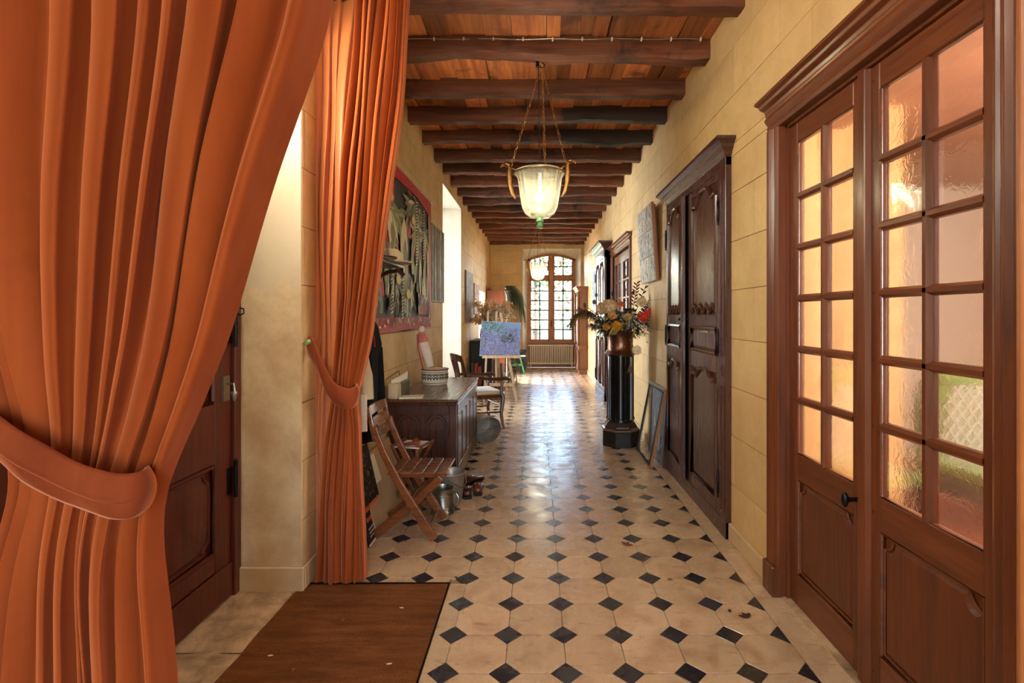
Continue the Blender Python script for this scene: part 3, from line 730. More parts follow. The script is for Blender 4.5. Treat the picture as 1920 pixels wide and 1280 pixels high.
# door_1: glazed double door on the right, local x runs towards the camera
D = setting('door_1', (XR, 2.75, 0), R(-90))
lx = lambda y: 2.75 - y
glazed_leaf(D, lx(2.70), lx(2.085), 2.485, knob_side=1, zg1=2.37).location = (0, .035, 0)
glazed_leaf(D, lx(2.07), lx(1.455), 2.485, zg1=2.37).location = (0, .035, 0)
b = MB(); b.prism([(lx(2.115), .036), (lx(2.10), .014), (lx(2.055), .014), (lx(2.04), .036)], .01, 2.485, 'xy'); b.build('cover_strip', M['oak'], D, bev=.003)
architrave(D, lx(2.715), lx(1.44), 2.50)
b = MB(); b.box(lx(2.735), lx(1.36), -.0, .16, -.005, .008); b.build('threshold', M['sill'], D)
b = MB(); b.box(lx(2.755), lx(2.70), .02, .085, 0, 2.55); b.box(lx(1.455), lx(1.37), .02, .085, 0, 2.55); b.box(lx(2.755), lx(1.37), .02, .085, 2.485, 2.55); b.build('door_lining', M['oak'], D)
b = MB(); b.box(lx(2.757), lx(2.735), .085, .34, 0, 2.52); b.box(lx(1.40), lx(1.372), .085, .34, 0, 2.52); b.build('plaster_reveal', stone('ochre_reveal', (236, 192, 122), (204, 150, 86), (.6, .8), (1, 1), .6, 1.6), D)
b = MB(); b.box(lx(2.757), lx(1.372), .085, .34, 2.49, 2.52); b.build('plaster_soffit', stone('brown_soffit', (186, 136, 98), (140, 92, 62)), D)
# near jamb post of paler wood
b = MB(); b.prism([(lx(1.325), .02), (lx(1.325), -.06), (lx(1.30), -.075), (lx(1.27), -.06), (lx(1.24), -.075), (lx(1.20), -.05), (lx(1.20), .02)], 0, 3.2, 'xy')
tr = b.build('outer_post', wood('pale_post_oak', (150, 88, 48), (188, 120, 70), 'z', .4, 8, (.95, 1.05), .2, .2), D, bev=.003)
# door_2: smaller glazed door further along
D = setting('door_2', (XR, 8.72, 0), R(-90)); pn = plain('dark_room_brown', (96, 70, 50), .3, 0, .3, 3, 0, coat=.6)
for (a, c) in ((.02, .80), (.815, 1.60)):
    glazed_leaf(D, a, c, 2.46, nrow=5, gl=M['picture_glass'], zg0=.95, zg1=2.30).location = (0, .02, 0)
architrave(D, 0, 1.62, 2.48, .10, .035)
b = MB(); b.box(-.02, 1.66, .10, .13, 0, 2.5); b.build('dark_room_backing', pn, D)  # flat backing coloured dark in place of the dim room behind
# door_3: the panelled wooden entrance door on the left
D = setting('door_3', (-1.655, 0, 0), R(90))     # local x -> +y world, local y -> -x
b = MB(); x0, x1 = 1.22, 2.735
b.box(x0, x1, 0, .05, .012, 2.35); dl = b.build('door_leaf', M['reddoor'], D)
b = MB()
for (a, c, z0, z1) in ((1.96, 2.08, .012, 2.35), (2.60, 2.735, .012, 2.35), (2.08, 2.60, .19, .28), (2.08, 2.60, .74, 1.05), (2.08, 2.60, 2.0, 2.35), (1.22, 1.34, .012, 2.35), (1.34, 1.96, .19, .28), (1.34, 1.96, .74, 1.05), (1.34, 1.96, 2.0, 2.35)): b.box(a, c, -.024, 0, z0, z1)
b.box(1.22, 2.735, -.034, 0, .012, .185)
b.build('stiles_and_rails', M['reddoor'], dl, bev=.005)
for (a, c) in ((2.10, 2.58), (1.36, 1.94)):
    for (z0, z1) in ((.30, .72), (1.07, 1.98)):
        pl = notched(a + .01, c - .01, z0 + .01, z1 - .01, .045); b = MB(); raised(b, pl, 0, -.022, .03); b.tube(loop3(pl, -.006), .009, 6, True); b.tube(loop3(rect(a - .01, c + .01, z0 - .01, z1 + .01), -.02), .011, 6, True); b.build('raised_panel', M['reddoor'], dl, smooth=True)
b = MB(); b.box(2.737, 2.795, -.045, .06, 0, 3.05); b.box(1.16, 1.22, -.045, .06, 0, 3.05); b.box(1.16, 2.795, -.045, .06, 2.35, 2.42); b.box(1.16, 2.795, -.045, .06, 2.98, 3.05)
b.build('door_frame', M['reddoor'], D, bev=.004)
for z in (.62, 1.42, 2.1):
    b = MB(); b.tube([(2.737, -.05, z - .09), (2.737, -.05, z + .09)], .012, 8); b.ball((2.737, -.05, z + .1), .013); b.box(2.70, 2.737, -.032, -.024, z - .07, z + .07); b.build('hinge', M['iron'], D, smooth=True)
b = MB(); b.box(2.655, 2.71, -.034, -.022, 1.05, 1.18); b.tube([(2.68, -.03, 1.14), (2.68, -.07, 1.14), (2.68, -.075, 1.10)], .007, 6); b.lathe([(.016, 0), (.018, -.006), (.006, -.05)], 10, (2.68, -.075, 1.10)); b.build('lock', M['steel'], D, smooth=True)
p = MB(); p.box(1.22, 2.735, .02, .024, 2.42, 2.98); p.build('fanlight_glass', M['pane'], D)
b = MB(); b.box(-1.77, -1.70, 1.15, 2.80, 0, 2.36); b.build('outer_skin', M['reddoor'], None).parent = D
D.children[-1].matrix_parent_inverse = D.matrix_basis.inverted() if False else Matrix.Rotation(R(-90), 4, 'Z') @ Matrix.Translation((1.655, 0, 0))
# coat hook on the pier
b = MB(); c0 = at(447, 585, 2.79); b.tube([(c0.x, 2.797, c0.z), (c0.x + .01, 2.765, c0.z), (c0.x + .03, 2.75, c0.z - .018), (c0.x + .052, 2.752, c0.z - .006), (c0.x + .05, 2.753, c0.z + .018), (c0.x + .03, 2.755, c0.z + .022)], .0045, 6)
tag(b.build('wall_hook', M['iron'], smooth=True), 'black iron S hook on the stained pier beside the red-brown door', 'hook')

# ------------------------------------------------------------------ ROOM BEYOND THE GLAZED DOOR
b = MB()
b.box(XR + .34, 2.36, 3.30, 3.42, 0, 2.9); b.box(2.30, 2.42, 3.42, 4.4, 0, 2.9)
structure(b.build('wall_side_room', stone('ochre_plaster', (232, 186, 116), (200, 146, 84), (.6, .8), (1, 1), .6, 1.6)))
b = MB(); b.box(2.3, 5.2, 5.4, 5.5, 0, 2.9); b.box(5.0, 5.1, -.6, 5.5, 0, 2.9); b.box(XR + .34, 5.1, -.7, -.6, 0, 2.9)
structure(b.build('wall_side_room_far', stone('pale_plaster', (232, 218, 200), (206, 186, 160), (.6, .8), (1, 1), .3, 1.2)))
b = MB(); b.box(XR + .3, 5.1, -.7, 5.5, 2.85, 2.95); structure(b.build('ceiling_side_room', stone('brown_plaster_ceiling', (170, 116, 84), (132, 84, 58))))
b = MB(); b.box(XR + .30, 5.1, -.7, 5.5, -.02, .0); structure(b.build('floor_side_room', stone('terracotta_floor', (172, 96, 66), (140, 74, 50), (.3, .5))))
b = MB(); b.box(3.05, 3.55, 5.1, 5.36, 0, 2.1); b.box(3.02, 3.58, 5.06, 5.38, 2.1, 2.18); b.box(3.30, 3.31, 5.095, 5.1, .1, 2.0)
tag(b.build('tall_cupboard', M['arm'], bev=.01), 'dark tall cupboard seen through the wavy glass of the double door', 'cupboard')
A = thing('green_armchair', 'green armchair with cream trellis pattern and black legs behind the door glass', 'armchair', (3.10, 3.75, 0), R(12))
gm = plain('green_upholstery', (112, 138, 48), .8, 0, .15, 10, .1, sheen=.3)
b = MB()
def cush(u, v):
    x = (u - .5) * .62; z = .42 + v * .62; r = 1 - abs(2 * u - 1) ** 4
    return (x * (1 - .12 * v ** 3), -.06 * r - .03 * v, z)
b.grid(cush, 14, 12); b.grid(lambda u, v: (cush(1 - u, v)[0], .06 + .04 * math.sin(v * 3.1), cush(u, v)[2]), 14, 12); b.build('backrest', gm, A, smooth='all')
b = MB(); b.ball((0, -.04, 1.05), (.30, .09, .08), 16, 8); b.build('backrest_roll', gm, A, smooth='all')
b = MB()
for k in range(-3, 5):
    for s in (1, -1):
        pts = []
        for i in range(9):
            t = i / 8; x = s * (-.31 + .2 * k / 2 + t * .5); z = .45 + t * .55
            if -.29 < x < .29: pts.append((x * .97, -.068 - .03 * t * 0 - .03 * (z - .42) / .62, z))
        if len(pts) > 1: b.tube(pts, .010, 5, flat=1)
b.build('trellis_braid', M['white_cloth'], A)
b = MB(); b.box(-.33, .33, -.52, .08, .39, .47); b.build('seat', gm, A, bev=.03, seg=3)
for (x, y) in ((-.29, -.48), (.29, -.48), (-.29, .04), (.29, .04)):
    b = MB(); b.tube([(x, y, 0), (x, y, .2), (x, y, .37)], [.03, .036, .045], 8); b.build('leg', M['ebony'], A, smooth=True)
b = MB(); b.box(-.34, .34, -.54, .08, .27, .39); b.build('seat_rail', M['ebony'], A, bev=.01)
b = MB(); b.ball((3.62, 3.95, .98), (.16, .12, .18), 12, 8); tag(b.build('cushion', M['red_cloth'], smooth='all'), 'crimson cushion beside the green armchair behind the door glass', 'cushion')

# ------------------------------------------------------------------ ARMOIRES
def ogee_panel(x0, x1, z0, z1, top=True, scallop=False, h=.07):
    pts = [(x0, z0), (x1, z0)] if not scallop else []
    if scallop:
        n = 24
        for i in range(n + 1):
            t = i / n; e = .5 - abs(t - .5)
            pts.append((x0 + (x1 - x0) * t, z0 + .055 * abs(math.sin(t * math.pi * 4)) ** 1.3 * (1 if .08 < t < .92 else .3)))
    if top:
        n = 18
        for i in range(n + 1):
            t = 1 - i / n; s = abs(t - .5) * 2
            z = z1 - h * (0 if s < .22 else (1 - math.cos(math.pi * (s - .22) / .5)) / 2 if s < .72 else 1) + (.025 * math.sin(math.pi * (s - .72) / .28) if s > .72 else 0) + .02 * math.cos(s * 1.57)
            pts.append((x0 + (x1 - x0) * t, z))
    else: pts += [(x1, z1), (x0, z1)]
    return pts
def arm_leaf(parent, x0, x1, z0, z1, ajar=0, wood_v=None, wood_h=None, hinge_right=True):
    wv, wh = wood_v or M['arm'], wood_h or M['arm_h']; s = MB(); sw = .065; g0, g1 = sw, x1 - x0 - sw; W = x1 - x0; Ht = z1 - z0
    za = z0 + Ht * .41; zb = z0 + Ht * .46; zc_ = z0 + Ht * .545; zd = z0 + Ht * .58
    L = bpy.data.objects
    s.box(0, sw, 0, .03, z0, z1); s.box(W - sw, W, 0, .03, z0, z1); s.box(sw, W - sw, 0, .03, z1 - .05, z1); s.box(sw, W - sw, 0, .03, z0, z0 + .085)
    s.box(sw, W - sw, 0, .03, za - .005, zb); s.box(sw, W - sw, 0, .03, zc_, zd); s.box(sw - .01, W - sw + .01, .018, .028, z0 + .01, z1 - .01)
    leaf = s.build('door_leaf', wv, parent, bev=.004, loc=(x0, 0, 0), rot=(0, 0, ajar))
    for (nm, poly) in (('upper_panel', ogee_panel(g0 + .012, g1 - .012, zd + .02, z1 - .065, True, True, .09)), ('middle_panel', rect(g0 + .012, g1 - .012, zb + .012, zc_ - .012)), ('lower_panel', ogee_panel(g0 + .012, g1 - .012, z0 + .10, za - .02, True, False, .06))):
        b = MB(); raised(b, poly, .018, .006, .035); b.build(nm, wv, leaf); b = MB(); b.tube(loop3(poly, -.001), .0105, 8, True); b.tube(loop3(poly, .008), .017, 8, True); b.build('panel_moulding', M['arm_gloss'], leaf, smooth=True)
    hx = W - .006 if hinge_right else .006
    for z in (z0 + .22, z0 + Ht * .5, z1 - .28): b = MB(); b.lathe([(.002, -.10), (.008, -.085), (.005, -.075), (.009, -.07), (.009, .07), (.005, .075), (.008, .085), (.002, .10)], 8, (hx, -.012, z)); b.build('hinge', M['iron'], leaf, smooth=True)
    b = MB(); kx = .03 if hinge_right else W - .03; b.ball((kx, -.015, z0 + Ht * .565), .011, 8, 6); b.build('keyhole', M['iron'], leaf, smooth=True)
    return leaf
def cornice(parent, x0, x1, z, dep, h=.10, wd=M['arm_h'], proud=.085):
    b = MB(); st = [(0, 0), (.012, .012), (.022, .03), (.045, .048), (.052, .065), (.075, .078), (.085, .082), (.085, .1)]
    sc_ = proud / .085; hs = h / .1
    V = []; m = len(st)
    for (p, q) in st:
        p *= sc_; V += [(x0 - p, dep, z + q * hs), (x0 - p, -p, z + q * hs), (x1 + p, -p, z + q * hs), (x1 + p, dep, z + q * hs)]
    fs = [(4 * i + k, 4 * i + k + 1, 4 * i + 5 + k, 4 * i + 4 + k) for i in range(m - 1) for k in range(3)] + [(4 * m - 4, 4 * m - 3, 4 * m - 2, 4 * m - 1), (3, 2, 1, 0)]
    b.add(V, fs); return b.build('cornice', wd, parent)
# built-in armoire, nearest on the right wall; local x towards the camera
A = thing('walnut_armoire', 'tall dark walnut armoire with carved ogee panels, between glazed double door and leaning frames', 'armoire', (1.262, 5.0, 0), R(-90))
q = lambda y: 5.0 - y
b = MB(); b.box(q(4.97), q(4.93), -.002, .05, .0, 2.56); b.box(q(3.53), q(3.42), -.002, .05, 0, 2.56); b.box(q(4.97), q(3.42), 0, .05, 2.50, 2.56); b.box(q(4.97), q(3.42), 0, .05, 0, .115); b.box(q(4.93), q(3.53), .033, .05, .1, 2.5)
b.build('carcass', M['arm'], A, bev=.003)
b = MB()
for (z0, z1) in ((.16, 1.02), (1.22, 2.42)):
    pl = notched(q(3.505), q(3.445), z0, z1, .012); b.tube(loop3(pl, -.003), .005, 6, True)
pl = [(q(3.475) + .022 * math.cos(a * .5236), 1.12 + .035 * math.sin(a * .5236)) for a in range(12)]; b.tube(loop3(pl, -.003), .006, 6, True)
b.build('corner_post_moulding', M['arm_h'], A, smooth=True)
arm_leaf(A, q(4.93), q(4.30), .12, 2.495, ajar=R(-3.0), hinge_right=False).location.y = -.008
arm_leaf(A, q(4.255), q(3.53), .12, 2.495, hinge_right=True)
b = MB(); b.box(q(4.335), q(4.255), .012, .03, .12, 2.495); b.build('gap_shade_strip', M['black'], A)  # black strip painting the shade in the gap between the leaves
cornice(A, q(4.97), q(3.42), 2.555, .036, .115)
# second armoire, beyond the smaller glazed door
A = thing('grey_sheened_armoire', 'tall polished armoire with deep stepped cornice beyond the smaller glazed door', 'armoire', (1.17, 10.18, 0), R(-90))
b = MB(); b.box(0, 1.33, .03, .13, 0, 2.62); b.box(0, .05, 0, .13, .0, 2.62); b.box(1.25, 1.33, 0, .13, 0, 2.62); b.box(0, 1.33, 0, .13, 2.50, 2.62); b.box(0, 1.33, 0, .13, 0, .13); b.build('carcass', M['arm'], A, bev=.004)
arm_leaf(A, .05, .645, .14, 2.49, hinge_right=False); arm_leaf(A, .655, 1.25, .14, 2.49)
cornice(A, 0, 1.33, 2.62, .13, .15, proud=.11)
# third cupboard with column feet, near the far window
A = thing('carved_cupboard', 'narrow brown carved cupboard standing beside the far window and radiator', 'cupboard', (1.06, 13.85, 0), R(-90))
wd3 = wood('carved_oak', (84, 46, 26), (136, 82, 48), 'z', .35, 8)
b = MB(); b.box(.03, .92, .02, .23, .12, 2.10); b.box(0, .95, -.01, .23, 0, .12); b.box(0, .95, -.01, .23, .62, .72); b.build('carcass', wd3, A, bev=.008)
cornice(A, .0, .95, 2.08, .23, .14, wd3, .07)
for x in (.05, .90):
    b = MB(); b.lathe([(.03, .72), (.042, .76), (.028, .80), (.034, 1.3), (.028, 1.34), (.04, 1.40), (.03, 1.46), (.036, 2.0), (.045, 2.08)], 12, (x, -.01, 0)); b.lathe([(.045, .12), (.05, .2), (.03, .3), (.034, .5), (.05, .6)], 12, (x, -.01, 0)); b.build('column', wd3, A, smooth=True)
for (z0, z1) in ((.16, .58), (.78, 2.0)):
    b = MB(); pl = rect(.14, .81, z0, z1); raised(b, pl, .02, 0, .03); b.tube(loop3(pl, .012), .012, 6, True); b.build('door_panel', wd3, A)

# radiator under the far window
A = thing('radiator', 'cream cast iron column radiator under the far arched window', 'radiator', (0, 14.5, 0))
rx0, rx1, nf = -.19, 1.03, 24
fin = MB(); fin.tube([(0, -.03, .12), (0, -.045, .16), (0, -.045, .60), (0, -.03, .64)], .014, 6); fin.tube([(0, .03, .12), (0, .045, .16), (0, .045, .60), (0, .03, .64)], .014, 6); fin.box(-.014, .014, -.045, .045, .10, .14); fin.box(-.014, .014, -.045, .045, .62, .655)
f0 = None
for i in range(nf):
    x = rx0 + (rx1 - rx0) * (i + .5) / nf
    if f0 is None: f0 = fin.build('radiator_column', M['rad'], A, smooth=True, loc=(x, 0, 0))
    else: c = f0.copy(); C.objects.link(c); c.location = (x, 0, 0)
b = MB(); b.tube([(rx0 - .05, 0, .63), (rx1 + .02, 0, .63)], .02, 8); b.tube([(rx0 - .05, 0, .13), (rx1 + .02, 0, .13)], .02, 8); b.tube([(rx0 - .05, 0, .13), (rx0 - .05, 0, 0)], .012, 8); b.build('pipe', M['rad'], A, smooth=True)
for x in (rx0 + .03, rx1 - .03): b = MB(); b.box(x - .015, x + .015, -.03, .03, 0, .11); b.build('foot', M['rad'], A)

# ------------------------------------------------------------------ LANTERNS
def lantern(loc, label, s=1.0, top=0.0):
    T = thing('hanging_lantern', label, 'lantern', loc, 0, 'bell jar lanterns along the corridor')
    # local origin at the rim centre
    prof = [(.197, .004), (.206, .014), (.207, .0), (.196, -.012), (.183, -.05), (.173, -.12), (.160, -.21), (.146, -.29), (.122, -.345), (.08, -.375), (.018, -.388)]
    b = MB(); b.lathe([(r * s * .93, z * s * .90) for r, z in prof], 40, cap=False); b.build('glass_bell', M['lantern_glass'], T, smooth='all')
    b = MB(); b.tube([(.193 * s * math.cos(a * math.pi / 20), .193 * s * math.sin(a * math.pi / 20), -.004) for a in range(40)], .005, 6, True); b.build('rim_band', M['brass'], T, smooth=True)
    b = MB(); b.lathe([(.012, -.38), (.03, -.395), (.034, -.405), (.016, -.415), (.022, -.43), (.028, -.44), (.018, -.455), (.006, -.46)], 16); b.build('finial', M['green_glass'], T, smooth=True, loc=(0, 0, .035))
    b = MB(); b.ball((0, 0, -.19), .032, 14, 10); b.build('bulb', M['bulb'], T, smooth='all')
    b = MB(); b.tube([(0, 0, -.155), (0, 0, -.08)], .016, 10); b.build('bulb_socket', M['brass'], T, smooth=True)
    b = MB(); b.tube([(0, 0, -.08), (-.012, 0, top)], .003, 6); b.build('flex', M['black'], T)
    hk = Vector((.015, 0, top - .01))
    b = MB(); b.tube([hk + Vector((0, 0, .02)), hk + Vector((.02, 0, 0)), hk + Vector((.012, 0, -.025)), hk + Vector((-.012, 0, -.02)), hk + Vector((-.014, 0, -.005))], .005, 6); b.box(-.03, -.005, -.015, .015, top - .03, top + .03); b.build('ceiling_hook', M['iron'], T, smooth=True)
    for k, ang in enumerate((188, -28, 78)):
        a = R(ang); d = Vector((math.cos(a), math.sin(a), 0)); rm = d * .20 * s
        # eagle headed bracket: curved body with head, beak and crest
        b = MB(); b.tube([rm + d * -.012 + Vector((0, 0, -.20)), rm + d * .012 + Vector((0, 0, -.17)), rm + d * .030 + Vector((0, 0, -.10)), rm + d * .036 + Vector((0, 0, -.02)), rm + d * .030 + Vector((0, 0, .03)), rm + d * .045 + Vector((0, 0, .05))], [.006, .015, .017, .019, .016, .012], 8, flat=.7)
        b.ball(rm + d * .056 + Vector((0, 0, .058)), (.024, .024, .019), 10, 7); b.tube([rm + d * .07 + Vector((0, 0, .056)), rm + d * .092 + Vector((0, 0, .047)), rm + d * .10 + Vector((0, 0, .032))], [.012, .008, .002], 7)
        for i in range(5): b.blade(rm + d * (.035 - .003 * i) + Vector((0, 0, .045 - .035 * i)), -d + Vector((0, 0, -.9)), .045, .02)
        b.tube([rm + d * .03 + Vector((0, 0, .03)), rm - d * .012 + Vector((0, 0, .02)), rm - d * .01 + Vector((0, 0, -.02))], .005, 6)
        b.build('eagle_bracket', M['brass'], T, smooth=True)
        p0 = rm + d * .02 + Vector((0, 0, .045)); p1 = hk + d * .01 + Vector((0, 0, -.03)); L = (p1 - p0).length; n = int(L / .034); ax = (p1 - p0).normalized(); s1 = ax.orthogonal().normalized(); s2 = ax.cross(s1)
        c = MB()
        for i in range(n):
            ctr = p0 + ax * L * (i + .5) / n; u = s1 if i % 2 else s2
            c.tube([ctr + ax * .021 * math.cos(j * math.pi / 4) + u * .009 * math.sin(j * math.pi / 4) for j in range(8)], .0024, 4, True)
        c.build('chain', M['brass'], T)
    return T
lantern((.025, 3.93, 2.585), 'nearer glass bell lantern with gilt eagle brackets hanging on three chains', 1.0, .842)
lantern((.03, 10.84, 2.60), 'farther lit glass bell lantern hanging in front of the arched window', 1.05, .83)
lamp('lantern_light', 'POINT', (.025, 3.93, 2.42), (0, 0, 0), 62, (1, .82, .56), radius=.035)
lamp('far_lantern_light', 'POINT', (.03, 10.84, 2.41), (0, 0, 0), 190, (1, .84, .60), radius=.035)

# ------------------------------------------------------------------ CURTAINS
def interp(tab, z):
    if z <= tab[0][0]: return tab[0][1]
    for (a, p), (b_, q_) in zip(tab, tab[1:]):
        if z <= b_: t = (z - a) / (b_ - a); return p + (q_ - p) * (t)
    return tab[-1][1]
def smooth_tab(tab, z, e=.05): return (interp(tab, z - e) + interp(tab, z) * 2 + interp(tab, z + e)) / 4
def curtain_sheet(Ltab, Rtab, Atab, d0, nf, ztop, zbot, seed, nu=260, nz=110, dtab=None):
    rnd = random.Random(seed)
    # fold boundaries in u with uneven widths
    ws = [rnd.uniform(.6, 1.5) for _ in range(nf)]; tot = sum(ws); cum = [0]
    for q_ in ws: cum.append(cum[-1] + q_ / tot)
    amp = [rnd.uniform(.65, 1.2) for _ in range(nf)]; lean = [rnd.choice((-1, 1, 1, 1)) * rnd.uniform(.5, 1.3) for _ in range(nf)]
    mb = MB()
    def fn(u, v):
        z = zbot + (ztop - zbot) * v
        L, Rr, A = smooth_tab(Ltab, z), smooth_tab(Rtab, z), smooth_tab(Atab, z)
        i = 0
        while i < nf - 1 and u > cum[i + 1]: i += 1
        t = (u - cum[i]) / (cum[i + 1] - cum[i]); fw = (cum[i + 1] - cum[i]) * (Rr - L)
        y = -A * amp[i] * math.sin(math.pi * t) ** .7                       # ridge towards the camera, sharp valleys
        x = L + u * (Rr - L) + lean[i] * fw * .38 * math.sin(math.pi * t) ** 2
        x += .006 * math.sin(z * 5 + i) ; y += .006 * math.sin(z * 4 + 2 * i) + (smooth_tab(dtab, z) if dtab else 0)
        # the outer fall turns back at both sides
        y += .05 * (abs(2 * u - 1) ** 6)
        return (x, d0 + y, z)
    mb.grid(fn, nu, nz); return mb
def px_tab(pts, d): return sorted([(at(x, y, d).z, at(x, y, d).x) for x, y in pts])
def band(parent, pts, wd, mat, seam=True, name='tieback'):
    """pts: centre-line points of the front face"""
    pts = [Vector(p) for p in pts]; m = len(pts)
    def P(t):
        f = t * (m - 1); i = min(int(f), m - 2); g = f - i
        p0, p1, p2, p3 = pts[max(i - 1, 0)], pts[i], pts[i + 1], pts[min(i + 2, m - 1)]
        return .5 * ((2 * p1) + (-p0 + p2) * g + (2 * p0 - 5 * p1 + 4 * p2 - p3) * g * g + (-p0 + 3 * p1 - 3 * p2 + p3) * g ** 3)
    b = MB()
    def fn(u, v):
        p = P(u); t = (P(min(1, u + .01)) - P(max(0, u - .01))).normalized(); n_ = t.cross(Vector((0, 0, 1))).normalized(); up = Vector((0, 0, 1))
        k = v * 2 - 1; return p + up * k * wd / 2 * (1 + .12 * abs(t.z)) + n_ * (.010 * (1 - k * k) + .006 * math.sin(u * 23 + v * 3) * .4) + Vector((0, 0, .004 * math.sin(u * 17)))
    b.grid(fn, 60, 12); o = b.build(name, mat, parent, smooth='all', solid=.008)
    if seam:
        s = MB(); s.tube([fn(i / 60, .42) + Vector((0, -.004, 0)) for i in range(61)], .0035, 5); s.build('seam', mat, o, smooth=True)
    return o
# nearer curtain, in front of the entrance, at about one metre
d1 = 1.05
Rt = px_tab([(640, -230), (617, -120), (595, 0), (582, 60), (550, 165), (505, 305), (480, 395), (440, 540), (405, 650), (350, 765), (305, 850), (283, 890), (268, 930), (262, 970), (270, 1060), (285, 1180), (296, 1280), (312, 1500), (330, 1960)], d1)
Lt = px_tab([(-150, -230), (-120, 0), (-85, 350), (-45, 600), (-22, 720), (-6, 800), (4, 880), (0, 960), (-8, 1060), (-20, 1280), (-40, 1960)], d1)
At = [(0, .06), (.9, .042), (1.12, .022), (1.25, .030), (1.6, .055), (2.2, .07), (3.3, .075)]
T = thing('velvet_curtain', 'nearest orange velvet curtain filling the left, gathered low by a wide band', 'curtain', (0, 0, 0))
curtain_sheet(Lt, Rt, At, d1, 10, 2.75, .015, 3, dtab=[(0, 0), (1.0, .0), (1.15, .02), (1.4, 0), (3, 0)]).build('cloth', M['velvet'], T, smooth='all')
band(T, [(-1.27, 1.10, 1.50), at(-60, 775, 1.02), at(0, 818, .985), at(60, 862, .975), at(130, 905, .97), at(195, 924, .97), at(245, 925, .985), at(272, 918, 1.03), at(268, 912, 1.10), at(200, 900, 1.15)], .082, M['velvet_band'])
b = MB(); b.tube([(XL + .04, 1.16, 2.76), (-.30, 1.16, 2.76)], .018, 10); b.ball((-.29, 1.16, 2.76), .03); b.build('curtain_pole', M['iron'], T, smooth=True)
b = MB(); b.tube([(XL, 1.10, 1.52), (XL + .03, 1.10, 1.50), (XL + .04, 1.09, 1.53)], .007, 6); b.build('tieback_hook', M['brass'], T, smooth=True)
# farther curtain beyond the entrance bay
d2 = 2.87
Rt = px_tab([(768, -40), (766, 0), (759, 87), (752, 184), (739, 306), (728, 393), (715, 476), (702, 555), (691, 639), (677, 709), (668, 745), (671, 770), (675, 800), (677, 910), (681, 1076), (682, 1100)], d2)
Lt = px_tab([(672, -40), (671, 0), (665, 87), (654, 188), (643, 306), (639, 437), (638, 560), (632, 604), (626, 691), (624, 745), (618, 790), (612, 822), (599, 953), (593, 1085), (592, 1100)], d2)
At = [(0, .040), (.9, .03), (1.05, .02), (1.2, .028), (1.6, .045), (2.2, .05), (3.4, .055)]
T = thing('velvet_curtain', 'farther orange velvet curtain beside the stained pier, held by a band hooked to the wall', 'curtain', (0, 0, 0))
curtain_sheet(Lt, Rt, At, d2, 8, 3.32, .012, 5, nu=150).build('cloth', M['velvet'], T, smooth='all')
Lt = px_tab([(586, -40), (588, 1100)], d2 + .12); Rt = px_tab([(690, -40), (655, 300), (645, 700), (640, 1090)], d2 + .12)
curtain_sheet(Lt, Rt, [(0, .03), (3.4, .035)], d2 + .12, 5, 3.32, .03, 9, nu=90).build('lining_fall', M['lining'], T, smooth='all')
band(T, [(XL + .02, 2.84, 1.335), at(592, 668, 2.79), at(607, 700, 2.76), at(625, 735, 2.74), at(648, 746, 2.74), at(665, 742, 2.78), at(668, 738, 2.86), at(650, 735, 2.93)], .105, M['velvet_band'], seam=False)
b = MB(); b.tube([(XL, 2.83, 1.34), (XL + .04, 2.82, 1.335), (XL + .05, 2.82, 1.36)], .008, 6); b.ball((XL + .03, 2.82, 1.35), .016); b.build('tieback_hook', M['green_glass'], T, smooth=True)
b = MB(); b.tube([(XL + .01, 2.90, 3.34), (-.60, 2.90, 3.34)], .018, 10); b.ball((-.59, 2.90, 3.34), .03); b.build('curtain_pole', M['iron'], T, smooth=True)

# ------------------------------------------------------------------ RIGHT SIDE THINGS
# pedestal
P = thing('column_pedestal', 'black fluted column pedestal on an octagonal base, carrying the copper pot of flowers', 'pedestal', (.975, 5.97, 0))
b = MB(); b.lathe([(.232, 0), (.232, .165), (.226, .175)], 8, phase=R(22.5)); b.build('base', M['ebony'], P, bev=.003)
b = MB(); b.lathe([(.226, .175), (.230, .182), (.224, .195)], 8, phase=R(22.5)); b.build('base_band', plain('gilt_band', (120, 84, 58), .35, 0, .2, 9, 0, coat=.3), P)
b = MB(); b.lathe([(.222, .195), (.20, .205), (.196, .225), (.185, .24), (.172, .262), (.165, .27)], 8, phase=R(22.5)); b.build('base_moulding', M['ebony_brown'], P, bev=.004)
b = MB(); n = 18; prof = []
for k in range(n):
    for (f, r) in ((0, .158), (.28, .158), (.36, .148), (.5, .138), (.64, .138), (.80, .148), (.92, .158)): prof.append((r, 2 * math.pi * (k + f) / n))
V = [(r * math.cos(a), r * math.sin(a), z) for z in (.30, 1.02) for r, a in prof]; m = len(prof)
b.add(V, [(k, (k + 1) % m, m + (k + 1) % m, m + k) for k in range(m)]); b.lathe([(.160, .27), (.162, .285), (.16, .30)], 36); b.lathe([(.16, 1.02), (.162, 1.04)], 36)
b.build('fluted_shaft', M['ebony'], P, smooth=True)
b = MB()
for k in range(n): a = 2 * math.pi * (k + .14) / n; b.ball((.16 * math.cos(a), .16 * math.sin(a), .305), .010, 8, 5)
b.build('beads', M['ebony_brown'], P, smooth=True)['kind'] = 'stuff'
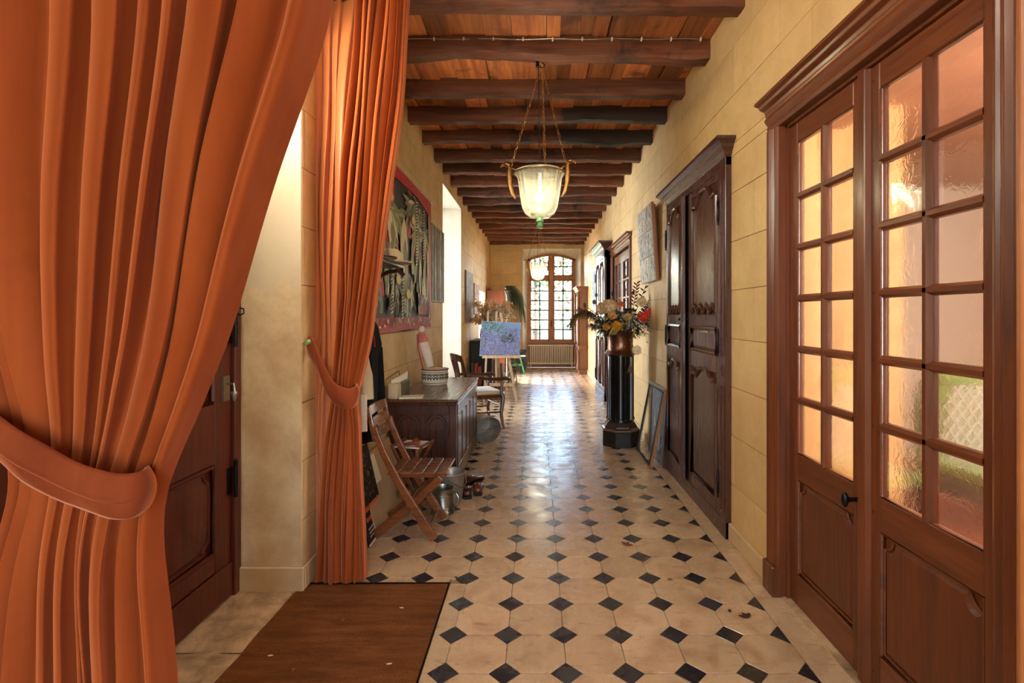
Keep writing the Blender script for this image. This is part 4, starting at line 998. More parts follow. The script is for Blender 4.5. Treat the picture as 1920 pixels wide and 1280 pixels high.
# pot
P = thing('copper_pot', 'dark copper pot with wide collar on top of the black pedestal', 'pot', (.975, 5.97, 1.04))
b = MB(); b.lathe([(.176, 0), (.180, .010), (.156, .045), (.148, .055), (.146, .13), (.150, .19), (.160, .235), (.180, .27), (.174, .268), (.150, .235), (.13, .20), (.0, .20)], 40, cap=False); b.lathe([(.0, .001), (.176, 0)], 40, cap=False); b.build('body', M['copper'], P, smooth=True)
b = MB()
for a in (-80, -50, -110, -20, -140):
    aa_ = R(a); cx, cy = .148 * math.cos(aa_), .148 * math.sin(aa_)
    for k in range(6): b.ball((cx + .012 * math.cos(k) * -math.sin(aa_), cy + .012 * math.cos(k) * math.cos(aa_), .095 + .014 * math.sin(k)), .005, 6, 4)
b.build('chased_relief', M['copper'], P, smooth=True)
# flower arrangement
FL = thing('flower_arrangement', 'dried flower arrangement with yellow roses, red lily and brown plumes in the copper pot', 'flowers', (.975, 5.97, 1.27))
def fp(px, py, dy=0): return at(px, py, 5.97 + dy) - Vector((.975, 5.97, 1.27))
col = lambda n_, c, v_=.2: plain(n_, c, .75, 0, v_, 60, 0)
CF = dict(yel=col('rose_yellow', (222, 166, 52)), ora=col('rose_orange', (220, 128, 48)), bei=col('hydrangea_beige', (214, 176, 122)), wht=col('rose_cream', (232, 212, 178)), red=col('lily_red', (206, 52, 30)), grn=col('leaf_olive', (64, 72, 40)), brn=col('plume_brown', (104, 80, 58)), drk=col('leaf_dark', (48, 36, 34)), pur=col('thistle_blue', (84, 80, 104)), plm=col('leaf_plum', (98, 40, 40)), ygr=col('flower_green', (170, 152, 84)), slv=col('leaf_silver', (156, 158, 166)))
def rose(name, c, r, mat, n=26):
    b = MB(); rnd = random.Random(int(c.x * 1e4) ^ int(c.z * 1e4))
    for i in range(n):
        ph = i * 2.399; th = (i / n) ** .7 * 2.2; d = Vector((math.sin(th) * math.cos(ph), -math.cos(th), math.sin(th) * math.sin(ph)))
        b.blade(c + d * r * .35, d + Vector((rnd.uniform(-.3, .3), -.3, rnd.uniform(-.3, .3))), r * .75, r * .85, up=(rnd.uniform(-1, 1), .3, rnd.uniform(-1, 1)), n=3)
    b.ball(c, r * .5, 10, 6); return b.build(name, mat, FL)
def floret_ball(name, c, r, mats, n=110, fs=.016):
    b = MB(); rnd = random.Random(int(abs(c.x) * 1e4) + n)
    for i in range(n):
        z = 1 - 2 * (i + .5) / n; ph = i * 2.399; s = math.sqrt(1 - z * z); d = Vector((s * math.cos(ph), s * math.sin(ph), z)); p = c + Vector((d.x * r[0], d.y * r[1], d.z * r[2])) * rnd.uniform(.85, 1.05)
        b.mi = rnd.randrange(len(mats))
        for k in range(3):
            t_ = d.orthogonal(); t_.rotate(Matrix.Rotation(k * 2.1 + rnd.random(), 4, d)); b.blade(p, t_ + d * .5, fs, fs * .9, up=d, n=2)
    return b.build(name, mats, FL)
rose('yellow_rose', fp(1156, 611, -.17), .062, CF['yel'], 34); rose('yellow_rose', fp(1137, 612, -.14), .045, CF['yel']); rose('yellow_rose', fp(1150, 623, -.15), .035, CF['ygr'])
floret_ball('hydrangea', fp(1142, 574, -.08), (.085, .07, .075), [CF['bei'], CF['wht']], 130, .024); floret_ball('hydrangea', fp(1128, 578, 0), (.06, .05, .06), [CF['bei']], 70, .022)
floret_ball('hydrangea', fp(1148, 592, -.12), (.05, .04, .035), [CF['bei'], CF['ora']], 60, .02); floret_ball('hydrangea', fp(1177, 594, -.13), (.05, .04, .035), [CF['ygr'], CF['bei']], 70, .02)
rose('orange_flower', fp(1164, 570, -.02), .036, CF['ora']); rose('cream_rose', fp(1203, 566, -.03), .062, CF['wht'], 30); rose('cream_rose', fp(1189, 590, -.10), .036, CF['wht'])
b = MB()
for i, (px, py) in enumerate(((1206, 590), (1200, 592), (1212, 586), (1205, 600), (1218, 582), (1225, 577), (1209, 594))):
    c = fp(px, py, -.12)
    for k in range(6): a = k * 1.047 + i; b.blade(c, (math.cos(a), -.5, math.sin(a)), .055, .024, up=(0, -1, 0), droop=.2)
b.build('red_lily', CF['red'], FL)
def plume(px, pts, mat, w_=.05, n=60, L=.07):
    b = MB(); P_ = [fp(*q_) for q_ in pts]; rnd = random.Random(px); b.tube(P_, .003, 5)
    for i in range(n):
        f = (i / n) * (len(P_) - 1); k = min(int(f), len(P_) - 2); p = P_[k].lerp(P_[k + 1], f - k); ax = (P_[k + 1] - P_[k]).normalized()
        for s in range(5): b.blade(p, ax * 1.1 + Vector((rnd.uniform(-.9, .9), rnd.uniform(-.9, .9), rnd.uniform(-.9, .6))), L * rnd.uniform(.6, 1.2), .010, droop=.5, n=2)
    return b.build('grass_plume', mat, FL)
plume(1, [(1150, 625), (1125, 595), (1098, 580), (1078, 590), (1070, 606)], CF['brn'], n=80, L=.10); plume(2, [(1150, 625), (1125, 605), (1105, 590), (1085, 578)], CF['brn'], n=70, L=.08)
plume(3, [(1150, 625), (1130, 605), (1116, 592), (1104, 585)], CF['drk'], n=60, L=.08); plume(4, [(1145, 625), (1120, 612), (1108, 608)], CF['brn'], n=60, L=.09); plume(5, [(1150, 630), (1118, 600), (1096, 588), (1073, 596)], CF['ygr'], n=40, L=.09)
plume(6, [(1170, 620), (1200, 600), (1222, 590), (1232, 580)], CF['slv'], n=50, L=.07); plume(7, [(1170, 620), (1205, 605), (1228, 606), (1232, 632)], CF['drk'], n=60, L=.06)
for (px, py, mt_, r) in ((1118, 553, 'pur', .024), (1114, 566, 'pur', .028), (1149, 550, 'drk', .030), (1096, 572, 'brn', .028), (1187, 549, 'drk', .024)):
    c = fp(px, py, .02); b = MB(); b.ball(c, (r * .8, r * .8, r), 10, 7)
    for i in range(40):
        z = 1 - 2 * (i + .5) / 40; s = math.sqrt(1 - z * z); d = Vector((s * math.cos(i * 2.4), s * math.sin(i * 2.4), z)); b.blade(c + d * r * .8, d, r * .6, .004, n=1)
    b.tube([c, fp(1160, 622)], .003, 5); b.build('thistle_head', CF[mt_], FL)
for nm, tip, mt_, n_ in (('plum_spray', (1195, 528), 'plm', 14), ('dark_spray', (1211, 535), 'drk', 8), ('spiky_spray', (1233, 552), 'pur', 12), ('spiky_spray', (1228, 560), 'drk', 10)):
    b = MB(); p0 = fp(1180, 615); p1 = fp(*tip); b.tube([p0, p0.lerp(p1, .5) + Vector((.01, 0, .02)), p1], .003, 5)
    for i in range(n_):
        t = .5 + .5 * i / n_; s = 1 if i % 2 else -1; b.blade(p0.lerp(p1, t), (s * .9, random.uniform(-.6, .3), .7), .055, .020, up=(0, -1, 0))
    b.build(nm, CF[mt_], FL)
b = MB(); rnd = random.Random(12)
for i in range(460):
    a = rnd.uniform(0, 6.28); q_ = rnd.random() ** .5; p = Vector((.03 + .30 * q_ * math.cos(a), .14 * rnd.uniform(-1, 1), .13 + .15 * q_ * math.sin(a))); b.mi = rnd.choice((0, 0, 1, 1, 2, 3)); b.blade(p, (p.x * 3 + rnd.uniform(-.5, .5), rnd.uniform(-1, .2), rnd.uniform(-.5, 1)), rnd.uniform(.06, .11), rnd.uniform(.022, .042), droop=.3)
b.build('leaves', [CF['grn'], CF['drk'], CF['ygr'], CF['slv']], FL)
b = MB()
for (px0, py0, px1, py1) in ((1205, 615, 1199, 632), (1208, 615, 1213, 640), (1213, 612, 1208, 628), (1222, 600, 1232, 633), (1205, 600, 1200, 626)):
    p0, p1 = fp(px0, py0, -.1), fp(px1, py1, -.1); b.tube([p0, p1], .002, 4)
    for k in range(6): b.blade(p1, (math.cos(k), -.4, math.sin(k)), .022, .014)
b.build('hanging_twigs', CF['bei'], FL)
b = MB(); p1 = fp(1194, 656, -.17); b.tube([fp(1181, 616, -.2), fp(1181, 632, -.2)], .0015, 4)
for k in range(14): a = k * 6.283 / 14; b.blade(p1, (math.cos(a), -.15, math.sin(a)), .062, .030, up=(0, -1, 0), n=3)
b.ball(p1, .02, 8, 6); b.build('paper_star_flower', CF['wht'], FL)
b = MB(); p1 = fp(1181, 682, -.2); b.tube([fp(1181, 616, -.2), p1], .0015, 4); b.ball(fp(1183, 638, -.2), .018, 8, 6)
for k in range(20): a = k * 2.4; b.blade(p1 + Vector((0, 0, -.0)), (.35 * math.cos(a), .35 * math.sin(a), -1), .11, .018)
b.build('hanging_seed_head', CF['brn'], FL)

# leaning frames
def lean(o, base, ang, axis_y=True): pass
def wall_lean(name, label, cat, y0, y1, x_foot, x_top, h, th=.02):
    """local frame: x -> -Y (towards camera), y -> +X (to the wall), tilted about its foot"""
    T = thing(name, label, cat, (x_foot, y1, 0.002), R(-90)); run = x_top - x_foot; T.rotation_euler = (-math.asin(run / h), 0, R(-90)); T.rotation_mode = 'XYZ'
    return T
W_ = .68
T = wall_lean('empty_frame', 'empty silver and black picture frame leaning in front of a painting by the armoire', 'picture frame', 4.98, 5.66, 1.095, 1.245, .785)
b = MB(); b.box(0, W_, 0, .026, 0, .03); b.box(0, W_, 0, .026, .755, .785); b.box(0, .03, 0, .026, 0, .785); b.box(W_ - .03, W_, 0, .026, 0, .785); b.build('outer_moulding', plain('silvered_frame', (150, 142, 128), .3, .7, .2, 12, .1), T, bev=.005)
b = MB(); b.box(.028, W_ - .028, -.004, .012, .028, .040); b.box(.028, W_ - .028, -.004, .012, .745, .757); b.box(.028, .040, -.004, .012, .03, .755); b.box(W_ - .04, W_ - .028, -.004, .012, .03, .755); b.build('black_slip', M['black'], T)
b = MB(); b.box(W_ , W_ + .003, .001, .025, 0, .785); b.build('bare_wood_edge', wood('bare_frame_wood', (140, 88, 42), (176, 116, 62), 'z'), T)
def dabs(mb, W, Hh, fn, n, seed, y=-.001, smin=.01, smax=.03, asp=2.2):
    rnd = random.Random(seed)
    for i in range(n):
        x, z = rnd.uniform(.01, W - .01), rnd.uniform(.01, Hh - .01); r = fn(x / W, z / Hh, rnd)
        if r is None: continue
        mi, ang = r; s = rnd.uniform(smin, smax); a = ang + rnd.uniform(-.4, .4); ca, sa = math.cos(a), math.sin(a); mb.mi = mi
        P_ = []
        for k in range(6):
            th = k * math.pi / 3; u, v = s * math.cos(th), s / asp * math.sin(th)
            P_.append((min(W - .002, max(.002, x + u * ca - v * sa)), y - .000006 * i, min(Hh - .002, max(.002, z + u * sa + v * ca))))
        mb.add(P_, [tuple(range(6))])
PC = {}
def pc(c):
    if c not in PC: PC[c] = plain('paint_%d_%d_%d' % c, c, .55, 0, .12, 40, .3)
    return PC[c]
T = wall_lean('leaning_painting', 'grey blue painting leaning on the wall behind the empty silver frame', 'painting', 5.0, 5.62, 1.235, 1.272, .74)
b = MB(); b.box(0, .62, 0, .022, 0, .74); b.build('canvas', pc((128, 134, 144)), T)
b = MB(); dabs(b, .62, .74, lambda u, v, r: (r.choice((0, 1, 2, 3)) if .2 < u < .85 and v < .55 else r.choice((0, 1)), 1.5), 260, 5, smin=.02, smax=.06); b.build('paint_layer', [pc((120, 128, 142)), pc((146, 150, 158)), pc((196, 192, 190)), pc((96, 90, 96))], T)
b = MB(); b.box(.615, .635, -.004, .024, 0, .745); b.box(-.01, .0, -.004, .024, 0, .745); b.box(-.01, .635, -.004, .024, .74, .752); b.build('frame_edge', M['leather_dk'], T)

# glass-print panel tilted off the right wall
T = thing('panel_artwork', 'grey and white nine-part panel picture tilted out from the right wall above the flowers', 'picture', (1.255, 6.12, 1.865), R(-90))
T.rotation_euler = (R(4), 0, R(-90))
b = MB(); b.box(0, .76, .0, .03, 0, .82); b.build('backing_board', wood('board_edge_wood', (150, 92, 60), (190, 130, 92), 'z'), T)
b = MB(); b.box(.70, .73, .028, .05, .02, .80); b.build('rear_batten', M['oak'], T)
for i in range(3):
    for j in range(3):
        b = MB(); x0, z0 = .006 + i * .25, .008 + j * .27; b.box(x0, x0 + .244, -.008, 0, z0, z0 + .262)
        b.mi = 1
        Tm = Matrix.Translation((x0, -.0085, z0)); b.T = Tm
        def fn(u, v, r): return (r.choice((1, 2, 3, 4, 4, 1)) if (math.sin(u * 9 + i * 2 + j + 2 * math.sin(v * 4)) > -.2) else r.choice((2, 3, 4)), 1.57 + .25 * math.sin(v * 5))
        dabs(b, .244, .262, fn, 110, i * 3 + j + 50, 0, .012, .045, 3.2)
        b.build('picture_tile', [pc((178, 172, 160)), pc((92, 94, 92)), pc((224, 216, 198)), pc((132, 134, 144)), pc((192, 172, 128))], T)
# small blue picture far along the right wall
T = thing('blue_picture', 'small blue framed picture between the polished armoire and the carved cupboard', 'picture', (1.278, 11.7, 1.52), R(-90))
b = MB(); b.box(0, .62, 0, .02, 0, .98); b.build('frame', M['white_paint'], T, bev=.004)
b = MB(); b.box(.04, .58, -.003, 0, .04, .94); b.build('canvas', pc((104, 132, 168)), T)
b = MB(); dabs(b, .62, .98, lambda u, v, r: (r.choice((0, 1, 2)), .5) if .08 < u < .92 and .06 < v < .94 else None, 160, 8, -.004, .02, .06); b.build('paint_layer', [pc((86, 116, 160)), pc((178, 192, 206)), pc((70, 90, 110))], T)

# ------------------------------------------------------------------ LEFT SIDE THINGS
# tapestry; local frame: x -> +Y, y -> -X
T = thing('tapestry', 'large woven tapestry of leafy plants in red, black, olive and cream on the left wall', 'tapestry', (-1.262, 3.86, 1.355), R(90))
TW, TH = 2.22, 1.475
b = MB(); b.grid(lambda u, v: (u * TW, .004 * math.sin(u * 22) + .012 * (1 - v), v * TH + (.012 * math.sin(u * 9) if v == 0 else 0)), 60, 20); b.build('cloth', pc((36, 32, 30)), T, smooth='all', solid=.008)
tm = [pc((176, 22, 34)), pc((24, 22, 24)), pc((112, 112, 78)), pc((150, 146, 112)), pc((210, 196, 160)), pc((84, 100, 70)), pc((202, 178, 100)), pc((60, 50, 44))]
b = MB(); rnd = random.Random(21); yy = [-.012]
def shape(pts, mi): b.mi = mi; yy[0] -= .00004; b.add([(p[0], yy[0], p[1]) for p in pts], [tuple(range(len(pts)))])
def clampp(x, z): return (min(TW - .004, max(.004, x)), min(TH - .004, max(.004, z)))
def strip(x0, z0, x1, z1, w0, w1, mi, wob=.03, n=8):
    ph = rnd.uniform(0, 6); L_, R_ = [], []
    for i in range(n + 1):
        t = i / n; x = x0 + (x1 - x0) * t + wob * math.sin(ph + t * 5); z = z0 + (z1 - z0) * t; w_ = w0 + (w1 - w0) * t
        L_.append(clampp(x - w_ / 2, z)); R_.append(clampp(x + w_ / 2, z))
    shape(L_ + R_[::-1], mi)
def leafs(x, z, ang, L_, w_, mi):
    P_ = []
    for k in range(10):
        t = k / 9; P_.append((t, math.sin(math.pi * t) * .5))
    P_ += [(t, -v) for t, v in P_[::-1][1:-1]]
    shape([clampp(x + L_ * t * math.cos(ang) - w_ * v * math.sin(ang), z + L_ * t * math.sin(ang) + w_ * v * math.cos(ang)) for t, v in P_], mi)
shape([(0, 0), (TW, 0), (TW, .12), (0, .12)], 0); shape([(TW - .10, 0), (TW, 0), (TW, TH), (TW - .10, TH)], 0); shape([(0, TH - .12), (TW * .7, TH - .10), (TW, TH - .2), (TW, TH), (0, TH)], 0)
for (x0, z0, x1, z1) in ((.35, .62, .75, 1.3), (1.05, .9, 1.3, 1.36), (1.35, .75, 1.75, 1.15), (1.6, .15, 2.0, .5), (.1, .3, .3, .8), (1.85, .2, 2.1, .9)): strip((x0 + x1) / 2, z0, (x0 + x1) / 2, z1, x1 - x0, (x1 - x0) * .6, 0, .05)
for i in range(40):
    x = rnd.uniform(.05, TW - .15); z0 = rnd.uniform(.1, .7); h_ = rnd.uniform(.35, .8); strip(x, z0, x + rnd.uniform(-.08, .08), min(TH - .06, z0 + h_), rnd.uniform(.05, .15), rnd.uniform(.03, .08), rnd.choice((1, 2, 3, 3, 5, 2, 1, 4, 3)), .03)
for i in range(12):
    x, z = rnd.uniform(.1, TW - .2), rnd.uniform(1.0, TH - .15)
    for k in range(11): leafs(x, z, -1.57 + (k - 5) * .33 + rnd.uniform(-.1, .1), rnd.uniform(.2, .36), .045, rnd.choice((2, 3, 5, 4, 1)))
for (x, z, h_, w_) in ((.95, .52, .55, .26), (.5, .75, .3, .16), (1.62, .35, .4, .14), (1.25, .2, .3, .12), (2.0, .5, .45, .07)): leafs(x, z, 1.57, h_, w_, 4); leafs(x + .05, z + .02, 1.6, h_ * .6, w_ * .6, 2)
for (x, z0, z1) in ((.55, .15, .55), (.9, .1, .5), (1.45, .65, 1.35), (1.78, .75, 1.3)):
    strip(x, z0, x, z1, .075, .06, 1, 0)
    for k in range(int((z1 - z0) / .032)): z = z0 + k * .032; shape([clampp(x - .032, z), clampp(x + .032, z + .02), clampp(x + .032, z + .034), clampp(x - .032, z + .014)], 4)
for i in range(70):
    x, z = rnd.uniform(.05, TW - .12), rnd.uniform(.10, .42); leafs(x, z, 1.57 + rnd.uniform(-1, 1), rnd.uniform(.08, .2), rnd.uniform(.015, .035), rnd.choice((5, 3, 2, 5, 4, 1)))
for (x, z) in ((1.1, .3), (1.3, 1.05), (.75, .42), (1.75, .36), (.5, 1.12)):
    for k in range(5): leafs(x, z, 1.57 + (k - 2) * .5, .11, .045, 6)
for i in range(34):
    x = .04 + i * .062; mi = rnd.choice((1, 4, 1)); z = .045 + rnd.uniform(-.01, .015)
    for k in range(2): leafs(x + rnd.uniform(-.02, .03), z + rnd.uniform(0, .03), rnd.uniform(-.6, .8) + 1.2 * k, rnd.uniform(.04, .09), .022, rnd.choice((1, 4, 2)))
b.build('woven_motifs', tm, T)
b = MB(); b.tube([(-.02, .0, TH + .002), (TW + .03, .0, TH + .002)], .014, 8); b.build('hanging_rod', M['leather_dk'], T, smooth=True)
# grey bark painting beside it
def wall_pic(name, label, y0, y1, z0, z1, cols, seed, frame=None, ang=1.57, sz=(.02, .07)):
    T = thing(name, label, 'painting', (-1.262, y0, z0), R(90)); W, Hh = y1 - y0, z1 - z0
    b = MB(); b.box(0, W, -.012, .014, 0, Hh); b.build('canvas', pc(cols[0]), T)
    b = MB(); dabs(b, W, Hh, lambda u, v, r: (r.randrange(len(cols)), ang), 300, seed, -.0125, *sz); b.build('paint_layer', [pc(c) for c in cols], T)
    if frame: b = MB(); b.box(-.01, W + .01, -.02, .014, -.01, .012); b.box(-.01, W + .01, -.02, .014, Hh - .012, Hh + .01); b.box(-.01, .012, -.02, .014, 0, Hh); b.box(W - .012, W + .01, -.02, .014, 0, Hh); b.build('frame', frame, T)
    return T
T = wall_pic('birch_painting', 'tall grey painting of bare tree trunks between the tapestry and the bright window recess', 6.13, 6.93, 1.66, 2.60, [(140, 136, 126), (112, 104, 96), (166, 160, 146), (150, 128, 104), (92, 88, 84)], 31)
b = MB()
for (x, w_) in ((.12, .05), (.3, .035), (.42, .06), (.6, .05), (.72, .03)): b.box(x, x + w_, -.0185, -.0150, .02, .92)
b.build('painted_trunks', pc((104, 92, 82)), T)
wall_pic('purple_painting', 'tall muted purple painting on the left wall behind the dried blossom', 9.15, 10.15, 1.36, 2.30, [(128, 116, 124), (150, 138, 136), (104, 92, 108), (168, 152, 140)], 32)
wall_pic('pink_painting', 'pinkish painting farther along the left wall, half hidden by the dried blossom', 10.35, 11.2, 1.50, 2.14, [(176, 112, 100), (196, 160, 140), (140, 80, 84), (160, 150, 120)], 33)

# coat rack with shelf, hats and clothes
T = thing('coat_shelf', 'dark wooden hat shelf with curved brackets over the tapestry, mostly behind the curtain', 'shelf', (-1.262, 3.13, 1.86), R(90))
b = MB(); b.box(0, .85, -.235, -.0, 0, .02); b.build('board', M['arm_h'], T, bev=.003)
b = MB(); b.tube([(0, -.245, .03), (.87, -.245, .03)], .012, 8); b.build('rail', M['arm_h'], T, smooth=True)
for x in (.06, .80):
    b = MB(); b.bar([(x, 0, -.16), (x, -.03, -.08), (x, -.12, -.035), (x, -.20, -.02), (x, -.25, -.06)], .03, .022, (1, 0, 0)); b.build('bracket', M['arm_h'], T, bev=.004)
for k, x in enumerate((.15, .35, .55, .72)):
    b = MB(); b.tube([(x, 0, -.10), (x, -.05, -.12), (x, -.08, -.10), (x, -.085, -.07)], .007, 6); b.build('coat_peg', M['iron'], T, smooth=True)
b = MB(); b.lathe([(.0, .0), (.17, 0), (.175, .008), (.10, .018), (.095, .07), (.07, .10), (.0, .105)], 28, (-1.09, 3.78, 1.882), cap=False); tag(b.build('straw_hat', M['beige_cloth'], smooth=True), 'pale straw hat lying on the hat shelf', 'hat')
b = MB(); b.lathe([(.0, .0), (.15, 0), (.155, .006), (.10, .016), (.095, .06), (.0, .07)], 28, (-1.09, 3.44, 1.882), cap=False); tag(b.build('brown_hat', M['leather_dk'], smooth=True), 'brown hat on the hat shelf behind the curtain', 'hat')
def garment(name, label, cat, pts_l, pts_r, y, dep, mat, seed):
    """a hanging cloth body: widths by height, folds along its front; coordinates in world x/z at depth y"""
    rnd = random.Random(seed); ph = rnd.uniform(0, 6); b = MB(); zs = [p[1] for p in pts_l]; z0, z1 = min(zs), max(zs)
    Lt_ = sorted((p[1], p[0]) for p in pts_l); Rt_ = sorted((p[1], p[0]) for p in pts_r)
    def fn(u, v):
        z = z0 + (z1 - z0) * v; l, r = interp(Lt_, z), interp(Rt_, z); a = 2 * math.pi * u
        cx, hw = (l + r) / 2, (r - l) / 2; f = 1 + .10 * math.sin(5 * a + ph + z * 3)
        return (cx + hw * math.cos(a) * f, y + dep * math.sin(a) * f, z)
    b.grid(fn, 36, 24); n = len(b.v)
    o = b.build(name, mat, None, smooth='all'); return tag(o, label, cat)
garment('black_coat', 'long black coat hanging from the hat shelf behind the far curtain', 'coat', [(-1.26, .62), (-1.27, 1.2), (-1.22, 1.72)], [(-1.135, .62), (-1.14, 1.2), (-1.18, 1.72)], 3.62, .13, M['black_cloth'], 1)
garment('tote_bag', 'pale canvas tote bag hanging beside the curtain edge', 'bag', [(-1.20, .94), (-1.20, 1.16), (-1.18, 1.24)], [(-1.09, .94), (-1.095, 1.10), (-1.13, 1.24)], 3.42, .05, M['beige_cloth'], 2)
garment('white_scarf', 'narrow white scarf hanging below the tote bag', 'scarf', [(-1.16, .74), (-1.16, .98)], [(-1.105, .74), (-1.11, .98)], 3.35, .02, M['white_cloth'], 3)
garment('backpack', 'black bag with red piping hanging under the tapestry corner', 'bag', [(-1.24, 1.20), (-1.26, 1.28), (-1.25, 1.40), (-1.24, 1.48)], [(-1.16, 1.20), (-1.135, 1.28), (-1.16, 1.40), (-1.2, 1.48)], 3.72, .10, M['black_cloth'], 4)
b = MB(); b.tube([(-1.19, 3.63, 1.44), (-1.15, 3.63, 1.34), (-1.145, 3.63, 1.27)], .005, 5); b.build('piping', M['red_cloth'], bpy.data.objects['backpack'])
garment('teal_towel', 'teal cloth hanging under the black bag', 'cloth', [(-1.265, .60), (-1.265, 1.30)], [(-1.205, .60), (-1.205, 1.30)], 3.84, .03, M['teal_cloth'], 5)
garment('dark_jacket', 'dark jacket with hanging strap at the wall beside the folding chair', 'jacket', [(-1.27, .80), (-1.27, 1.25)], [(-1.17, .84), (-1.19, 1.25)], 3.95, .06, M['black_cloth'], 6)

# boards and posters leaning on the wall behind the folding chair; local x -> +Y, y -> -X
def left_lean(name, label, cat, y0, xf, xt, W, Hh, th, mat):
    T = thing(name, label, cat, (xf, y0, .002), R(90)); T.rotation_euler = (-math.asin((xf - xt) / Hh), 0, R(90)); b = MB(); b.box(0, W, 0, th, 0, Hh); b.build('board', mat, T); return T
T = left_lean('cardboard_panel', 'bare brown board leaning on the wall behind the folding chair', 'board', 3.44, -1.055, -1.215, .78, .52, .01, M['card'])
b = MB(); b.box(.05, .35, -.003, 0, .30, .50); b.build('paper_sheet', M['paper'], T)
T = left_lean('dark_poster', 'dark poster with orange and grey lettering leaning in front of the brown board', 'poster', 3.30, -1.075, -1.21, .36, .60, .008, M['black'])
b = MB(); rnd = random.Random(3)
dabs(b, .36, .60, lambda u, v, r: (r.choice((0, 1, 2)), r.uniform(0, 3)) if v > .45 else None, 200, 9, -.001, .008, .02)
b.build('printed_picture', [pc((120, 70, 40)), pc((60, 62, 44)), pc((150, 110, 70))], T)
b = MB()
for r_, (z, h_, mi) in enumerate(((.20, .035, 0), (.14, .03, 0), (.09, .012, 1), (.065, .012, 1), (.04, .012, 1))):
    x = .05; b.mi = mi
    while x < .31: w_ = rnd.uniform(.4, .9) * h_; b.box(x, x + w_, -.0015, -.0003, z, z + h_ * rnd.uniform(.8, 1)); x += w_ + h_ * .25
b.build('lettering', [pc((200, 84, 40)), pc((170, 166, 160))], T)
b = MB(); b.box(0, .36, -.0012, 0, 0, .012); b.build('white_margin', M['paper'], T)

# folding slatted chair
T = thing('folding_chair', 'slatted brown wooden folding chair beside the farther curtain', 'chair', (0, 0, 0))
yn, yf = 3.395, 3.745
def leg_a(y): return [(-.675, y, .012), (-.74, y, .11), (-.83, y, .25), (-.925, y, .41), (-1.01, y, .575), (-1.06, y, .70), (-1.075, y, .76)]
for y in (yn, yf):
    b = MB(); b.bar(leg_a(y), [.052, .062, .056, .05, .046, .042, .036], .024); b.build('long_leg', M['fold'], T, bev=.007, seg=2)
for y in (yn + .035, yf - .035):
    b = MB(); b.bar([(-1.085, y, .025), (-1.02, y, .075), (-.85, y, .215), (-.70, y, .355), (-.64, y, .415)], [.062, .064, .056, .052, .05], .024); b.build('short_leg', M['fold'], T, bev=.007, seg=2)
for y in (yn + .065, yf - .065):
    b = MB(); b.box(-.985, -.61, y - .012, y + .012, .405, .438); b.build('seat_rail', M['fold'], T, bev=.004)
for k in range(5):
    x = -.985 + k * .080; b = MB(); b.box(x, x + .070, yn - .005, yf + .005, .440, .456); b.build('seat_slat', M['fold'], T, bev=.004)
for k, (x, z) in enumerate(((-1.055, .695), (-1.078, .775), (-1.10, .855))):
    b = MB(); b.grid(lambda u, v, x=x, z=z: (x - .020 * math.sin(math.pi * u) - .02 * v, yn - .012 + u * (yf - yn + .024), z - .031 + v * .062), 14, 2); b.build('back_slat', M['fold'], T, solid=.014, bev=.003)
for y in (yn + .0, yf - .0):
    b = MB(); b.bar([(-1.068, y, .66), (-1.10, y, .80), (-1.118, y, .885)], .03, .02); b.build('back_stile', M['fold'], T, bev=.004)
b = MB(); b.tube([(-.72, yn, .075), (-.72, yf, .075)], .010, 8); b.build('foot_rung', M['fold'], T, smooth=True)
b = MB(); b.tube([(-.855, yn - .014, .238), (-.855, yf + .014, .238)], .005, 8); b.build('pivot_rod', M['steel'], T, smooth=True)

# small folding stool with glove
T = thing('camp_stool', 'small wooden folding stool with a pale cloth seat against the dark chest', 'stool', (-.98, 4.06, 0), R(-12))
b = MB(); b.grid(lambda u, v: ((u - .5) * .22, (v - .5) * .22, .475 - .012 * math.sin(math.pi * v)), 8, 8); b.build('cloth_seat', M['white_cloth'], T, solid=.008)
for y in (-.105, .105):
    for s in (1, -1):
        b = MB(); b.bar([(s * .12, y + s * .012, .485), (-s * .13, y + s * .012, .01)], .026, .014); b.build('leg', M['fold'], T, bev=.003)
for s in (1, -1): b = MB(); b.tube([(s * .12, -.12, .485), (s * .12, .12, .485)], .011, 8); b.build('seat_bar', M['fold'], T, smooth=True)
b = MB(); b.tube([(-1.06, 3.99, .49), (-1.0, 3.98, .498), (-.95, 4.0, .50), (-.93, 4.03, .505), (-.95, 4.05, .52), (-.975, 4.03, .512)], [.010, .013, .014, .013, .012, .008], 8, flat=1.6); b.tube([(-.93, 4.0, .50), (-.915, 3.95, .46), (-.92, 3.945, .36)], .009, 6, flat=2)
tag(b.build('leather_strap', M['leather'], smooth=True), 'brown leather strap lying knotted on the small stool', 'strap')

# chest; local x -> +Y
CX0, CX1, CY0, CY1, CZ = -1.262, -.69, 4.37, 5.90, .78
T = thing('oak_chest', 'dark panelled oak chest along the left wall beneath the tapestry', 'chest', (0, 0, 0))
b = MB(); b.box(CX0, CX1, CY0, CY1, .10, CZ - .03); b.build('body', M['chest'], T, bev=.003)
b = MB(); b.box(CX0, CX1 + .022, CY0 - .022, CY1 + .022, CZ - .028, CZ); b.build('lid', M['chest_top'], T, bev=.008, seg=2)
b = MB(); b.box(CX0, CX1 + .012, CY0 - .012, CY1 + .012, CZ - .05, CZ - .028); b.build('lid_moulding', M['chest'], T, bev=.006)
for (x, y) in ((CX1 - .055, CY0), (CX1 - .055, CY1 - .06), (CX0 + .0, CY0), (CX0 + .0, CY1 - .06)):
    b = MB(); b.box(x, x + .06, y - .004, y + .064, 0, CZ - .05); b.build('corner_post', M['chest'], T, bev=.004)
